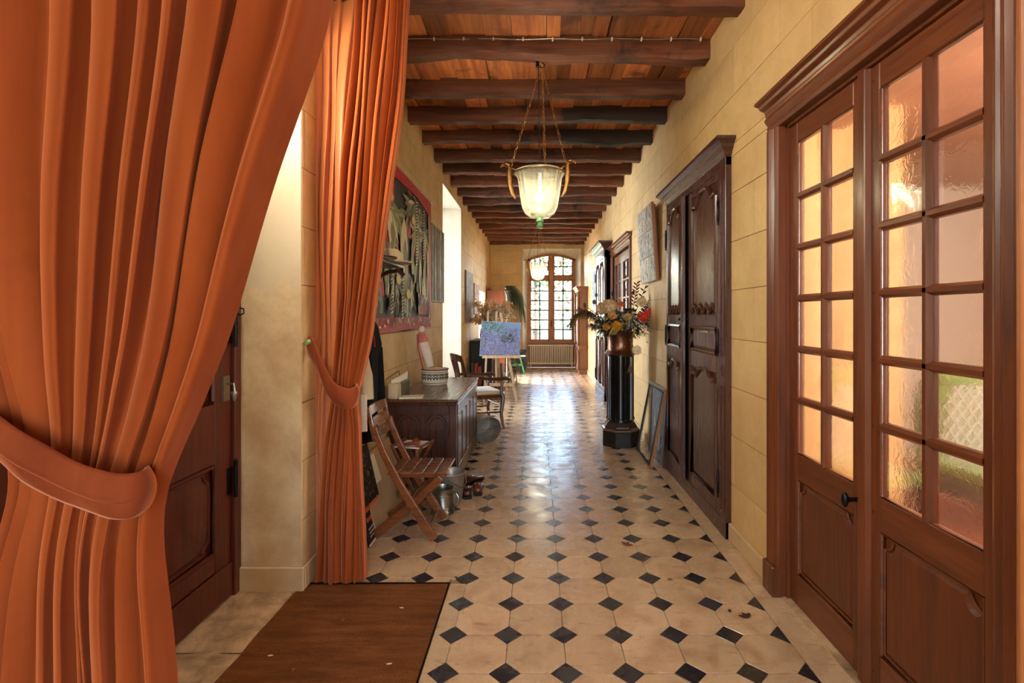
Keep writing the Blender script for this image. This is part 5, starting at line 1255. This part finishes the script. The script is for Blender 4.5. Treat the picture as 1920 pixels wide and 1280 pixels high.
b = MB(); b.box(CX1, CX1 + .012, CY0 + .06, CY1 - .06, CZ - .15, CZ - .05); b.box(CX1, CX1 + .014, CY0 + .06, CY1 - .06, .06, .19); b.build('front_rails', M['chest'], T, bev=.003)
npan = 5
for k in range(npan + 1):
    y = CY0 + .06 + (CY1 - CY0 - .12 - .05) * k / npan; b = MB(); b.box(CX1, CX1 + .012, y, y + .05, .19, CZ - .15); b.build('muntin', M['chest'], T, bev=.003)
for k in range(npan):
    y0 = CY0 + .11 + (CY1 - CY0 - .17) * k / npan; y1 = y0 + (CY1 - CY0 - .17) / npan - .05; b = MB()
    b.prism([(y0 + .012, .20), (y1 - .012, .20), (y1 - .012, CZ - .16), (y0 + .012, CZ - .16)], CX1, CX1 + .008, 'yz', (.75, .93)); b.build('front_panel', M['chest'], T)
# carved near end: two arched linenfold panels
for (x0, x1) in ((CX0 + .06, CX0 + .27), (CX0 + .32, CX1 - .08)):
    n = 12; pl = [(x0, .16), (x1, .16)] + [(x1 + (x0 - x1) * i / n, CZ - .20 + .07 * math.sin(math.pi * i / n) ** .6) for i in range(n + 1)]
    b = MB(); b.tube(loop3(pl, CY0 - .004), .007, 6, True); b.tube(loop3([(x0 + .03 + (p[0] - x0) * .72, .19 + (p[1] - .16) * .88) for p in pl], CY0 - .003), .005, 6, True)
    for i in range(1, 4): xx = x0 + (x1 - x0) * i / 4; b.tube([(xx, CY0 - .003, .20), (xx, CY0 - .003, CZ - .26)], .006, 6)
    b.build('carved_panel', M['chest'], T, smooth=True)
b = MB(); b.box(CX0 + .06, CX1 - .055, CY0 - .008, CY0, CZ - .13, CZ - .05); b.box(CX0 + .06, CX1 - .055, CY0 - .008, CY0, .08, .15); b.box(CX0 + .275, CX0 + .315, CY0 - .008, CY0, .15, CZ - .13); b.build('end_rails', M['chest'], T, bev=.003)
# things on the chest
T = thing('ceramic_bowl', 'cream ceramic bowl with painted leaf scrolls and blue rim on the chest', 'bowl', (-1.06, 5.35, CZ))
b = MB(); b.lathe([(.0, 0), (.118, 0), (.126, .01), (.130, .03), (.131, .13), (.136, .15), (.142, .158), (.136, .160), (.124, .15), (.120, .12), (.0, .118)], 40, cap=False); b.build('body', M['cream'], T, smooth=True)
bl = pc((52, 62, 110)); ol = pc((120, 118, 66)); b = MB(); b.tube([(.139 * math.cos(a * .157), .139 * math.sin(a * .157), .156) for a in range(40)], .005, 6, True); b.tube([(.1305 * math.cos(a * .157), .1305 * math.sin(a * .157), .022) for a in range(40)], .0025, 6, True); b.tube([(.132 * math.cos(a * .157), .132 * math.sin(a * .157), .128) for a in range(40)], .0025, 6, True); b.build('rim_lines', bl, T, smooth=True)
b = MB()
for k in range(26):
    a0 = k * 2 * math.pi / 26
    for s in (1, -1):
        for (dz, L_) in ((.05, .03), (.085, .026)):
            pts = []
            for i in range(6):
                t = i / 5; a = a0 + s * t * .14; z = dz + L_ * math.sin(t * 2.4); pts.append((.1325 * math.cos(a), .1325 * math.sin(a), z))
            b.mi = (k + (s > 0)) % 2; b.tube(pts, [.002, .005, .0065, .006, .004, .002], 5, flat=1)
b.build('painted_scrolls', [ol, bl], T)
b = MB(); b.grid(lambda u, v: (.118 * v * math.cos(6.2832 * u), .118 * v * math.sin(6.2832 * u), .135 + .035 * (1 - v * v) + .004 * math.sin(u * 60) * math.sin(v * 20)), 40, 12); o = b.build('dried_petals', M['blossom'], T, smooth=True); o['kind'] = 'stuff'
# slim red and white cloth figure
T = thing('cloth_figure', 'slim white and red cloth figure hanging on the wall above the bowl', 'ornament', (-1.19, 5.33, 0))
b = MB()
prof = [(.055, .95), (.052, 1.0), (.050, 1.10), (.048, 1.2), (.042, 1.25)]
b.tube([(.085, 0, .96), (.055, 0, 1.08), (.02, 0, 1.20), (0, 0, 1.27)], [.040, .046, .048, .036], 12, flat=.7); b.build('body', M['white_cloth'], T, smooth=True)
b = MB(); b.tube([(.012, 0, 1.215), (0, 0, 1.27), (-.004, 0, 1.32)], [.052, .046, .03], 12, flat=.8); b.build('red_shawl', plain('faded_red_print', (206, 120, 110), .85, 0, .4, 60, .2), T, smooth=True)
b = MB(); b.ball((-.004, 0, 1.35), (.034, .03, .036), 12, 8); b.build('head', M['white_cloth'], T, smooth='all')
b = MB(); b.tube([(-.045, -.02, 1.30), (-.035, -.03, 1.15), (.0, -.035, 1.0), (.02, -.03, .93)], .006, 6); b.build('red_cord', M['red_cloth'], T, smooth=True)
b = MB(); b.tube([(-.004, 0, 1.38), (-.02, 0, 1.44)], .002, 5); b.build('string', M['red_cloth'], T)
# letter pouch and magazine
T = thing('letter_pouch', 'open fabric letter holder stuffed with envelopes against the wall on the chest', 'letter holder', (-1.225, 4.46, CZ), R(0))
b = MB(); b.box(-.045, .045, -.11, .02, 0, .135); b.build('beige_pocket', M['beige_cloth'], T, bev=.02, seg=3)
b = MB(); b.box(-.04, .05, .03, .30, 0, .13); b.build('green_pocket', pc((92, 92, 66)), T, bev=.02, seg=3)
b = MB(); b.tube([(-.05, .33, 0), (-.055, .33, .15), (-.055, .30, .20), (-.055, -.10, .17), (-.055, -.13, .12), (-.055, -.13, 0)], .004, 6); b.build('wire_frame', M['iron'], T, smooth=True)
rnd = random.Random(4)
for k in range(5):
    b = MB(); y = -.07 + k * .07; b.add([(-.02, y, .08), (.03, y + .06, .08), (.035, y + .06, .16 + .01 * k), (-.02, y, .165)], [(0, 1, 2, 3)]); b.build('envelope', M['paper'], T, solid=.006)
b = MB(); b.box(-.10, .10, -.075, .075, 0, .006); b.box(-.098, .102, -.073, .077, .006, .010)
o = tag(b.build('magazine', M['paper'], loc=(-1.09, 4.47, CZ + .001), rot=(0, 0, R(8))), 'thin pale magazine at the near end of the chest top', 'magazine')
# shoes
def shoe(loc, rz, label, mat):
    T = thing('leather_shoe', label, 'shoe', loc, rz, 'brown leather shoes by the chest')
    b = MB()
    prof = [(-.13, .030, .055, .075), (-.11, .036, .07, .085), (-.06, .036, .08, .078), (-.01, .036, .075, .066), (.04, .043, .05, .05), (.09, .046, .042, .042), (.125, .038, .034, .034), (.145, .012, .018, .018)]
    V = []
    for (x, w_, zt, _) in prof:
        for k in range(10): a = 2 * math.pi * k / 10; V.append((x, w_ * math.cos(a), .016 + (zt - .016) * (.5 + .5 * math.sin(a)) if math.sin(a) > 0 else .016 + (zt - .016) * .5 * (1 + math.sin(a))))
    n = len(prof); b.add(V, [(i * 10 + k, (i + 1) * 10 + k, (i + 1) * 10 + (k + 1) % 10, i * 10 + (k + 1) % 10) for i in range(n - 1) for k in range(10)] + [tuple(range(10)), tuple((n - 1) * 10 + k for k in range(10))[::-1]])
    b.build('upper', mat, T, smooth='all')
    b = MB(); b.prism([(-.14, -.03), (-.10, -.038), (0, -.034), (.08, -.048), (.14, -.03), (.155, 0), (.14, .03), (.08, .048), (0, .034), (-.10, .038), (-.14, .03)], 0, .016, 'xy'); b.box(-.14, -.06, -.034, .034, 0, .02); b.build('sole', M['black'], T)
    b = MB(); b.tube([(-.11 + .04 + .055 * math.cos(k * .6283), .028 * math.sin(k * .6283), .078 - .03 * math.cos(k * .6283) * .3) for k in range(10)], .005, 5, True); b.build('collar', M['leather'], T, smooth=True)
shoe((-.585, 4.30, 0), R(100), 'dark brown leather shoe, the one nearer the camera by the chest corner', M['leather_dk'])
shoe((-.50, 4.38, 0), R(96), 'tan leather shoe on the corridor side by the chest corner', M['leather'])
shoe((-.57, 4.58, 0), R(60), 'dark brown leather shoe pushed furthest back at the chest corner', M['leather_dk'])
# pewter mug and bucket
T = thing('pewter_mug', 'worn pewter tankard with a side handle standing in front of the tin bucket', 'mug', (-.715, 3.90, 0), R(-15))
b = MB(); b.lathe([(.0, .004), (.088, .004), (.090, 0), (.088, .02), (.080, .03), (.079, .17), (.083, .185), (.081, .188), (.076, .17), (.076, .03), (.0, .03)], 32, cap=False); b.build('body', M['steel'], T, smooth=True)
b = MB(); b.tube([(.078, 0, .155), (.115, 0, .158), (.135, 0, .125), (.130, 0, .08), (.105, 0, .055), (.079, 0, .05)], .009, 8, flat=1.5); b.build('handle', M['steel'], T, smooth=True)
b = MB(); b.lathe([(.081, .04), (.083, .044), (.081, .048)], 32, cap=False); b.lathe([(.081, .14), (.083, .144), (.081, .148)], 32, cap=False); b.build('bands', M['steel'], T, smooth=True)
T = thing('tin_bucket', 'larger dull tin pail half hidden behind the seat of the folding chair', 'bucket', (-.69, 4.13, 0))
b = MB(); b.lathe([(.0, .004), (.085, .004), (.088, 0), (.115, .23), (.120, .235), (.117, .24), (.112, .232), (.084, .01), (.0, .012)], 32, cap=False); b.build('body', M['zinc'], T, smooth=True)
b = MB(); b.tube([(.117, 0, .22), (.125, 0, .15), (.10, -.03, .12), (.08, -.08, .14), (.0, -.118, .20), (-.117, 0, .22)], .004, 6); b.build('bail_handle', M['steel'], T, smooth=True)
# overturned metal tub and pan beyond the chest
T = thing('metal_tub', 'galvanised tub lying on its side at the far end of the chest', 'tub', (-.62, 6.10, .165)); T.rotation_euler = (R(100), 0, R(28))
b = MB(); b.lathe([(.0, -.13), (.12, -.13), (.125, -.125), (.16, .10), (.168, .105), (.163, .112), (.155, .10), (.12, -.115), (.0, -.118)], 32, cap=False); b.build('body', M['zinc'], T, smooth=True)
b = MB(); b.tube([(.165, 0, .10), (.19, .02, .16), (.12, .05, .2), (0, .06, .22), (-.12, .05, .2), (-.19, .02, .16), (-.165, 0, .10)], .005, 6); b.build('handle', M['steel'], T, smooth=True)
T = thing('metal_hod', 'grey metal coal hod with a flat slanting lip behind the fallen tub', 'hod', (-1.0, 6.30, 0), R(12))
b = MB(); b.add([(-.12, -.12, 0), (.10, -.12, 0), (.10, .12, 0), (-.12, .12, 0), (-.14, -.15, .34), (.16, -.15, .20), (.16, .15, .20), (-.14, .15, .34), (.22, -.12, .28), (.22, .12, .28)], [(0, 1, 2, 3), (0, 4, 5, 1), (1, 5, 6, 2), (2, 6, 7, 3), (3, 7, 4, 0), (5, 8, 9, 6)]); b.build('body', M['zinc'], T, solid=.004, bev=.002)
b = MB(); b.tube([(-.13, -.15, .33), (-.02, -.16, .44), (-.02, .16, .44), (-.13, .15, .33)], .006, 6); b.build('handle', M['steel'], T, smooth=True)

# walnut armchair: local +x is its front
AF = Vector((-.545, 7.02, 0)); ang = math.atan2(.42, .9)
T = thing('walnut_armchair', 'walnut open armchair with scrolled arms and a pale seat cushion beyond the chest', 'armchair', (AF.x - .25 * math.cos(ang), AF.y - .25 * math.sin(ang), 0), ang)
for s in (-1, 1):
    b = MB(); b.tube([(.25, s * .27, 0), (.235, s * .265, .05), (.215, s * .262, .20), (.235, s * .262, .36), (.24, s * .262, .42), (.215, s * .262, .50), (.23, s * .265, .62)], [.018, .019, .024, .03, .028, .020, .022], 8); b.build('leg', M['walnut'], T, smooth=True)
    b = MB(); b.bar([(-.30, s * .22, 0), (-.25, s * .22, .25), (-.23, s * .22, .44), (-.26, s * .22, .70), (-.32, s * .23, .93)], [.035, .035, .04, .036, .04], .03); b.build('leg', M['walnut'], T, bev=.006)
    b = MB(); b.tube([(-.25, s * .23, .68), (-.12, s * .245, .685), (.05, s * .27, .66), (.18, s * .285, .655), (.27, s * .285, .665), (.315, s * .28, .645), (.31, s * .28, .615)], [.018, .020, .022, .026, .028, .027, .020], 10, flat=1.1); b.build('arm', M['walnut'], T, smooth=True)
b = MB(); b.box(-.24, .25, -.265, .265, .40, .445); b.build('seat_frame', M['walnut'], T, bev=.012, seg=2)
b = MB(); b.box(-.22, .235, -.25, .25, .447, .50); b.build('seat_cushion', plain('cream_cushion', (214, 206, 196), .85, 0, .12, 8, .2, sheen=.3), T, bev=.024, seg=3)
b = MB(); b.box(-.222, .237, -.252, .252, .447, .475); b.build('cushion_side', plain('gold_cushion_edge', (196, 150, 86), .8, 0, .1, 8, .2), T, bev=.012, seg=2)
b = MB()
for k in range(9):
    pass
b.bar([(-.322, -.25, .93), (-.345, -.1, .945), (-.345, .1, .945), (-.322, .25, .93)], .09, .026, (1, 0, .2)); b.build('crest_rail', M['walnut'], T, bev=.006)
b = MB(); b.bar([(-.275, 0, .55), (-.30, 0, .75), (-.335, 0, .91)], .16, .016, (1, 0, 0)); b.build('back_splat', M['walnut'], T, bev=.005)
b = MB(); b.bar([(-.262, -.22, .55), (-.262, .22, .55)], .05, .02, (1, 0, 0)); b.build('back_rail', M['walnut'], T, bev=.005)
for s in (-1, 1):
    b = MB(); b.tube([(.225, s * .262, .22), (-.26, s * .22, .22)], .011, 8); b.build('stretcher', M['walnut'], T, smooth=True)
for z in (.14, .30): b = MB(); b.tube([(.22, -.26, z), (.22, .26, z)], .011, 8); b.build('stretcher', M['walnut'], T, smooth=True)

# studio easel with lilac painting
T = thing('studio_easel', 'beech studio easel holding the lilac painting', 'easel', (0, 0, 0))
def e(px, py, d): return at(px, py, d)
b = MB(); b.bar([(-.90, 8.78, .0), (-.865, 8.88, .85), (-.845, 8.98, 1.56)], .035, .03, (0, 1, 0)); b.build('leg', M['pine'], T, bev=.003)
b = MB(); b.bar([(-.335, 8.80, .0), (-.50, 8.90, .85), (-.63, 8.98, 1.54)], .045, .03, (0, 1, 0)); b.build('leg', M['pine'], T, bev=.003)
b = MB(); b.bar([(-.66, 9.45, .0), (-.69, 9.18, .85), (-.70, 9.0, 1.5)], .04, .03, (1, 0, 0)); b.build('leg', M['pine'], T, bev=.003)
b = MB(); b.bar([(-.70, 8.88, .30), (-.70, 8.97, 1.56)], .04, .03, (0, 1, 0)); b.build('centre_mast', M['pine'], T, bev=.003)
b = MB(); b.box(-.90, -.39, 8.80, 8.84, .27, .325); b.build('crossbar', M['pine'], T, bev=.003)
b = MB(); b.box(-.93, -.27, 8.79, 8.87, .755, .785); b.box(-.93, -.27, 8.78, 8.795, .755, .805); b.build('tray', M['pine'], T, bev=.003)
T = thing('lilac_painting', 'lilac and blue wisteria painting on the studio easel', 'painting', (-.985, 8.84, .79)); T.rotation_euler = (R(-7), R(3.0), 0)
b = MB(); b.box(0, .69, 0, .025, 0, .61); b.build('canvas', M['paper'], T)
b = MB()
lc = [(112, 106, 150), (134, 126, 166), (98, 104, 140), (118, 142, 172), (76, 94, 80), (54, 56, 50), (150, 138, 158), (144, 124, 92), (112, 98, 120), (98, 124, 120)]
b.mi = 3; b.add([(0.002, -.001, .002), (.688, -.001, .002), (.688, -.001, .608), (.002, -.001, .608)], [(0, 1, 2, 3)])
def wist(u, v, r):
    if v > .82 and u > .55: return (3, .2) if r.random() < .9 else (9, 0)
    if v > .68 and u < .6: return (r.choice((4, 9, 3, 3, 9, 4)), .5)
    if (u - .68) ** 2 + (v - .55) ** 2 * 1.3 < .028: return (r.choice((5, 4, 5, 8)), .3)
    if (u - .12) ** 2 + (v - .45) ** 2 < .004: return (5, 0)
    return (r.choice((0, 1, 2, 0, 1, 6, 8, 2, 7 if v < .4 and r.random() < .4 else 0)), r.uniform(0, 3))
dabs(b, .69, .61, wist, 1500, 77, -.002, .008, .024, 2); b.build('paint_layer', [pc(c) for c in lc], T)
# green easel and blue canvas near the far window
T = thing('green_easel', 'small green painted folding easel near the far window', 'easel', (0, 0, 0))
for (x0, x1) in ((-.30, -.44), (-.78, -.66)):
    b = MB(); b.bar([(x0, 12.9, 0), (x1, 13.05, .50), (x1 + (x1 - x0) * .4, 13.08, .78)], .035, .03, (0, 1, 0)); b.build('leg', M['green_paint'], T)
b = MB(); b.bar([(-.55, 13.5, 0), (-.55, 13.1, .75)], .035, .03, (1, 0, 0)); b.build('leg', M['green_paint'], T)
b = MB(); b.box(-.80, -.28, 12.97, 13.12, .44, .47); b.build('tray', M['white_paint'], T); b = MB(); b.box(-.70, -.36, 12.95, 12.99, .22, .25); b.build('rung', M['green_paint'], T)
T = thing('blue_canvas', 'dusky blue canvas standing on the floor behind the green easel', 'painting', (-.78, 14.02, .002)); T.rotation_euler = (R(-14), 0, 0)
b = MB(); b.box(0, .50, 0, .03, 0, .56); b.build('canvas', pc((72, 80, 116)), T); b = MB(); dabs(b, .5, .56, lambda u, v, r: (r.randrange(4), .4), 140, 3, -.001, .03, .07); b.build('paint_layer', [pc((70, 78, 112)), pc((92, 104, 140)), pc((112, 122, 150)), pc((54, 60, 84))], T)

# low dark cabinet with portfolios, vase of dried blossom
T = thing('low_cabinet', 'low black cabinet against the left wall behind the studio easel', 'cabinet', (0, 0, 0))
b = MB(); b.box(-1.26, -.86, 9.75, 10.75, .0, .98); b.box(-1.26, -.84, 9.72, 10.78, .98, 1.01); b.build('body', M['black'], T, bev=.004)
for y in (9.78, 10.27): b = MB(); b.box(-.86, -.848, y, y + .46, .06, .94); b.build('door', M['ebony'], T, bev=.004)
rnd = random.Random(8)
for k, (x, c) in enumerate(((-1.20, (70, 78, 46)), (-1.14, (176, 52, 30)), (-1.08, (150, 60, 34)), (-.80, (112, 56, 40)), (-.74, (168, 120, 70)), (-.68, (60, 70, 84)), (-.62, (196, 170, 120)))):
    b = MB(); h_ = (.62, .60, .55, .66, .5, .60, .42)[k]; b.box(x, x + .045, 9.40, 9.66, .0, h_)
    lab = ('olive', 'scarlet', 'rust red', 'maroon', 'tan', 'slate blue', 'cream')[k]
    o = tag(b.build('art_portfolio', pc(c), bev=.003), '%s upright portfolio standing on the floor behind the studio easel legs' % lab, 'portfolio', 'portfolios behind the easel')
T = thing('blossom_vase', 'tall brown vase holding the pale dried blossom', 'vase', (-1.02, 10.0, 1.01))
b = MB(); b.lathe([(.0, 0), (.07, 0), (.09, .08), (.075, .2), (.05, .27), (.06, .30), (.05, .295), (.0, .2)], 24, cap=False); b.build('body', M['leather_dk'], T, smooth=True)
T = thing('dried_blossom', 'spreading spray of pale peach dried blossom above the lilac painting', 'dried flowers', (-1.02, 10.0, 1.24))
b = MB(); bb = MB(); rnd = random.Random(15)
for k in range(46):
    tx, tz = rnd.uniform(-.24, .56), rnd.uniform(.0, .50) ; ty = rnd.uniform(-.3, .3)
    if tx > .3: tz = min(tz, .42)
    tip = Vector((tx, ty, tz + .06)); mid = tip * .5 + Vector((0, 0, .08)); b.tube([(0, 0, 0), mid, tip], [.004, .003, .002], 4)
    for i in range(34):
        t = rnd.uniform(.35, 1.05); p = (mid * 2 * t if t < .5 else mid.lerp(tip, (t - .5) * 2)) + Vector((rnd.uniform(-.05, .05), rnd.uniform(-.05, .05), rnd.uniform(-.05, .05))); bb.mi = 1 if (tx > .1 and rnd.random() < .75) else 0
        if rnd.random() < .12: bb.mi = 2
        for j in range(3): bb.blade(p, (rnd.uniform(-1, 1), rnd.uniform(-1, 1), rnd.uniform(-1, 1)), .042, .038, n=2)
b.build('twigs', M['twig'], T); o = bb.build('blossoms', [M['blossom'], M['blossom_w'], CF['ora']], T); o['kind'] = 'stuff'
for k in range(3):
    pass
# wardrobe, white plant stand and trailing grass
T = thing('brown_wardrobe', 'plain reddish brown wardrobe near the end wall behind the dried blossom', 'wardrobe', (-1.262, 12.95, 0), R(90))
wm = wood('red_pine', (110, 54, 28), (156, 84, 46), 'x', .35, 7)
b = MB(); b.box(0, .95, -.46, 0, .05, 2.12); b.box(-.0, .95, -.46, 0, 0, .05); b.build('carcass', wm, T, bev=.004); cornice(T, 0, .95, 2.11, 0, .09, wm, .04).location.y = 0
for x in (.02, .48): b = MB(); b.box(x, x + .45, -.475, -.46, .1, 2.06); raised(b, rect(x + .06, x + .39, .2, 1.96), -.475, -.485, .03); b.build('door', wm, T, bev=.003)
T = thing('plant_stand', 'tall chalky white post stand with a carved capital under the trailing grass', 'plant stand', (-.62, 11.2, 0))
b = MB(); b.box(-.16, .16, -.16, .16, 0, .06); b.box(-.10, .10, -.10, .10, .06, .12); b.build('foot', M['white_paint'], T, bev=.008)
b = MB(); b.lathe([(.05, .12), (.06, .16), (.042, .2), (.045, 1.0), (.038, 1.82), (.05, 1.86)], 16); b.build('shaft', M['white_paint'], T, smooth=True)
b = MB(); b.lathe([(.05, 1.86), (.045, 1.9), (.07, 1.96), (.09, 2.0)], 4, phase=R(45)); b.box(-.085, .085, -.085, .085, 2.0, 2.03)
for k in range(8): a = k * .785; b.blade((.04 * math.cos(a), .04 * math.sin(a), 1.88), (math.cos(a) * .5, math.sin(a) * .5, 1), .10, .04)
b.build('capital', M['white_paint'], T, bev=.004)
T = thing('trailing_grass', 'dark green trailing grass plant spilling from the white stand beside the window', 'plant', (-.62, 11.2, 2.03))
b = MB(); b.lathe([(.05, 0), (.075, .05), (.07, .06)], 14); b.build('pot', M['leather_dk'], T, smooth=True)
b = MB(); rnd = random.Random(2)
for k in range(420):
    a = rnd.gauss(-.1, .9); r = rnd.uniform(.08, .40) if math.cos(a) > 0 else rnd.uniform(.03, .12); dr = rnd.uniform(.25, .78) * (r / .33) if math.cos(a) > 0 else rnd.uniform(-.05, .1); r = r * 1.05
    d = Vector((math.cos(a), math.sin(a) * .6, 0)); pts = [Vector((0, 0, .06)), d * r * .35 + Vector((0, 0, .10)), d * r * .75 + Vector((0, 0, .02 - dr * .25)), d * r + Vector((0, 0, -dr))]
    b.tube(pts, [.004, .005, .004, .0015], 3)
for k in range(60): a = rnd.uniform(0, 6.28); b.blade((0, 0, .06), (math.cos(a), math.sin(a), .8), rnd.uniform(.08, .15), .012, droop=.4)
b.build('grass_blades', M['grass_dk'], T)
# glass vase with orange flowers on the floor near the green easel
T = thing('floor_bouquet', 'glass jar of orange and yellow flowers on the floor by the easel foot', 'flowers', (-.50, 10.6, 0))
b = MB(); b.lathe([(.0, .004), (.09, .0), (.11, .12), (.09, .26), (.10, .32)], 24, cap=False); b.build('jar', M['picture_glass'], T, smooth=True)
b = MB(); rnd = random.Random(6)
for k in range(26):
    tip = Vector((rnd.uniform(-.13, .13), rnd.uniform(-.1, .1), rnd.uniform(.34, .62))); b.mi = 0; b.tube([(0, 0, .05), tip], .003, 4)
    b.mi = rnd.choice((0, 1, 2))
    for j in range(6): b.blade(tip, (math.cos(j), math.sin(j), .3), .045, .03, n=2)
b.build('stems_and_blooms', [M['green_leaf'], CF['ora'], CF['yel']], T)
# wooden trough on the floor under the easel
b = MB(); b.box(-.86, -.58, 9.05, 9.30, 0, .12); tag(b.build('wooden_block', M['fold'], bev=.01), 'low brown wooden block on the floor under the studio easel', 'block')

# folded umbrella at the extreme left
T = thing('folded_umbrella', 'dark folded umbrella leaning at the left edge behind the nearest curtain', 'umbrella', (0, 0, 0))
b = MB(); b.tube([(-1.235, 1.22, .02), (-1.25, 1.24, .3), (-1.262, 1.26, .8)], [.008, .03, .02], 10); b.build('canopy', M['black_cloth'], T, smooth=True)
b = MB(); b.tube([(-1.262, 1.26, .8), (-1.263, 1.26, .95), (-1.255, 1.25, 1.0), (-1.235, 1.25, 1.0)], .010, 8); b.build('handle', M['leather'], T, smooth=True)

# fallen leaves
rnd = random.Random(44); lf = [pc((120, 62, 30)), pc((60, 36, 22)), pc((220, 190, 170))]
spots = [fl(1172, 1022), fl(1402, 1158), fl(1212, 1050), fl(857, 1082), fl(1255, 1085), fl(1365, 1145), fl(990, 815), fl(520, 1062) + Vector((0, 0, 0)), fl(945, 825)]
for k, p in enumerate(spots):
    L_ = (.055, .045, .022, .018, .02, .02, .02, .02, .02)[k]; b = MB()
    for s in (0, 1, 2): b.blade((0, 0, .003), (math.cos(s * .9 + k), math.sin(s * .9 + k), .12), L_, L_ * .5, droop=.1)
    if k == 7: p = Vector((-1.20, 2.55, 0))
    where = ('curled brown leaf on the pale tiles in mid floor', 'brown leaf on the tiles near the glazed door threshold', 'small leaf scrap right of the mid floor leaf', 'tiny brown scrap beyond the mat corner', 'small brown scrap on the tiles between the leaf and the door', 'small scrap near the leaf by the threshold', 'dark scrap in the bright middle of the floor', 'dry leaf at the far left corner of the mat', 'dark scrap left in the bright floor beyond the shoes')[k]
    tag(b.build('fallen_leaf', lf[k % 2], loc=(p.x, p.y, .0)), where, 'leaf', 'fallen leaves on the floor')
matspots = [(-1.18, 2.25, 2), (-1.02, 2.15, 0), (-.93, 2.3, 1), (-.70, 2.62, 2), (-1.10, 1.95, 2), (-.78, 1.98, 1), (-1.24, 2.05, 1), (-.95, 2.5, 0), (-.62, 2.2, 2)]
for k, (x, y, c) in enumerate(matspots):
    b = MB(); b.blade((0, 0, .004), (math.cos(k * 2), math.sin(k * 2), .05), .026, .013); tag(b.build('leaf_scrap', lf[c], loc=(x, y, .001)), ('pale leaf scrap near the sill edge of the coir mat', 'rusty leaf scrap in the middle of the coir mat', 'dark leaf scrap just right of the rusty one on the mat', 'pale speck near the far corner of the mat', 'pale scrap lowest on the mat in the photo', 'dark scrap low in the middle of the mat', 'dark scrap beside the stone sill at the mat edge', 'rusty scrap near the farther curtain hem on the mat', 'pale speck near the tiles on the right of the mat')[k], 'leaf', 'leaf scraps on the mat')
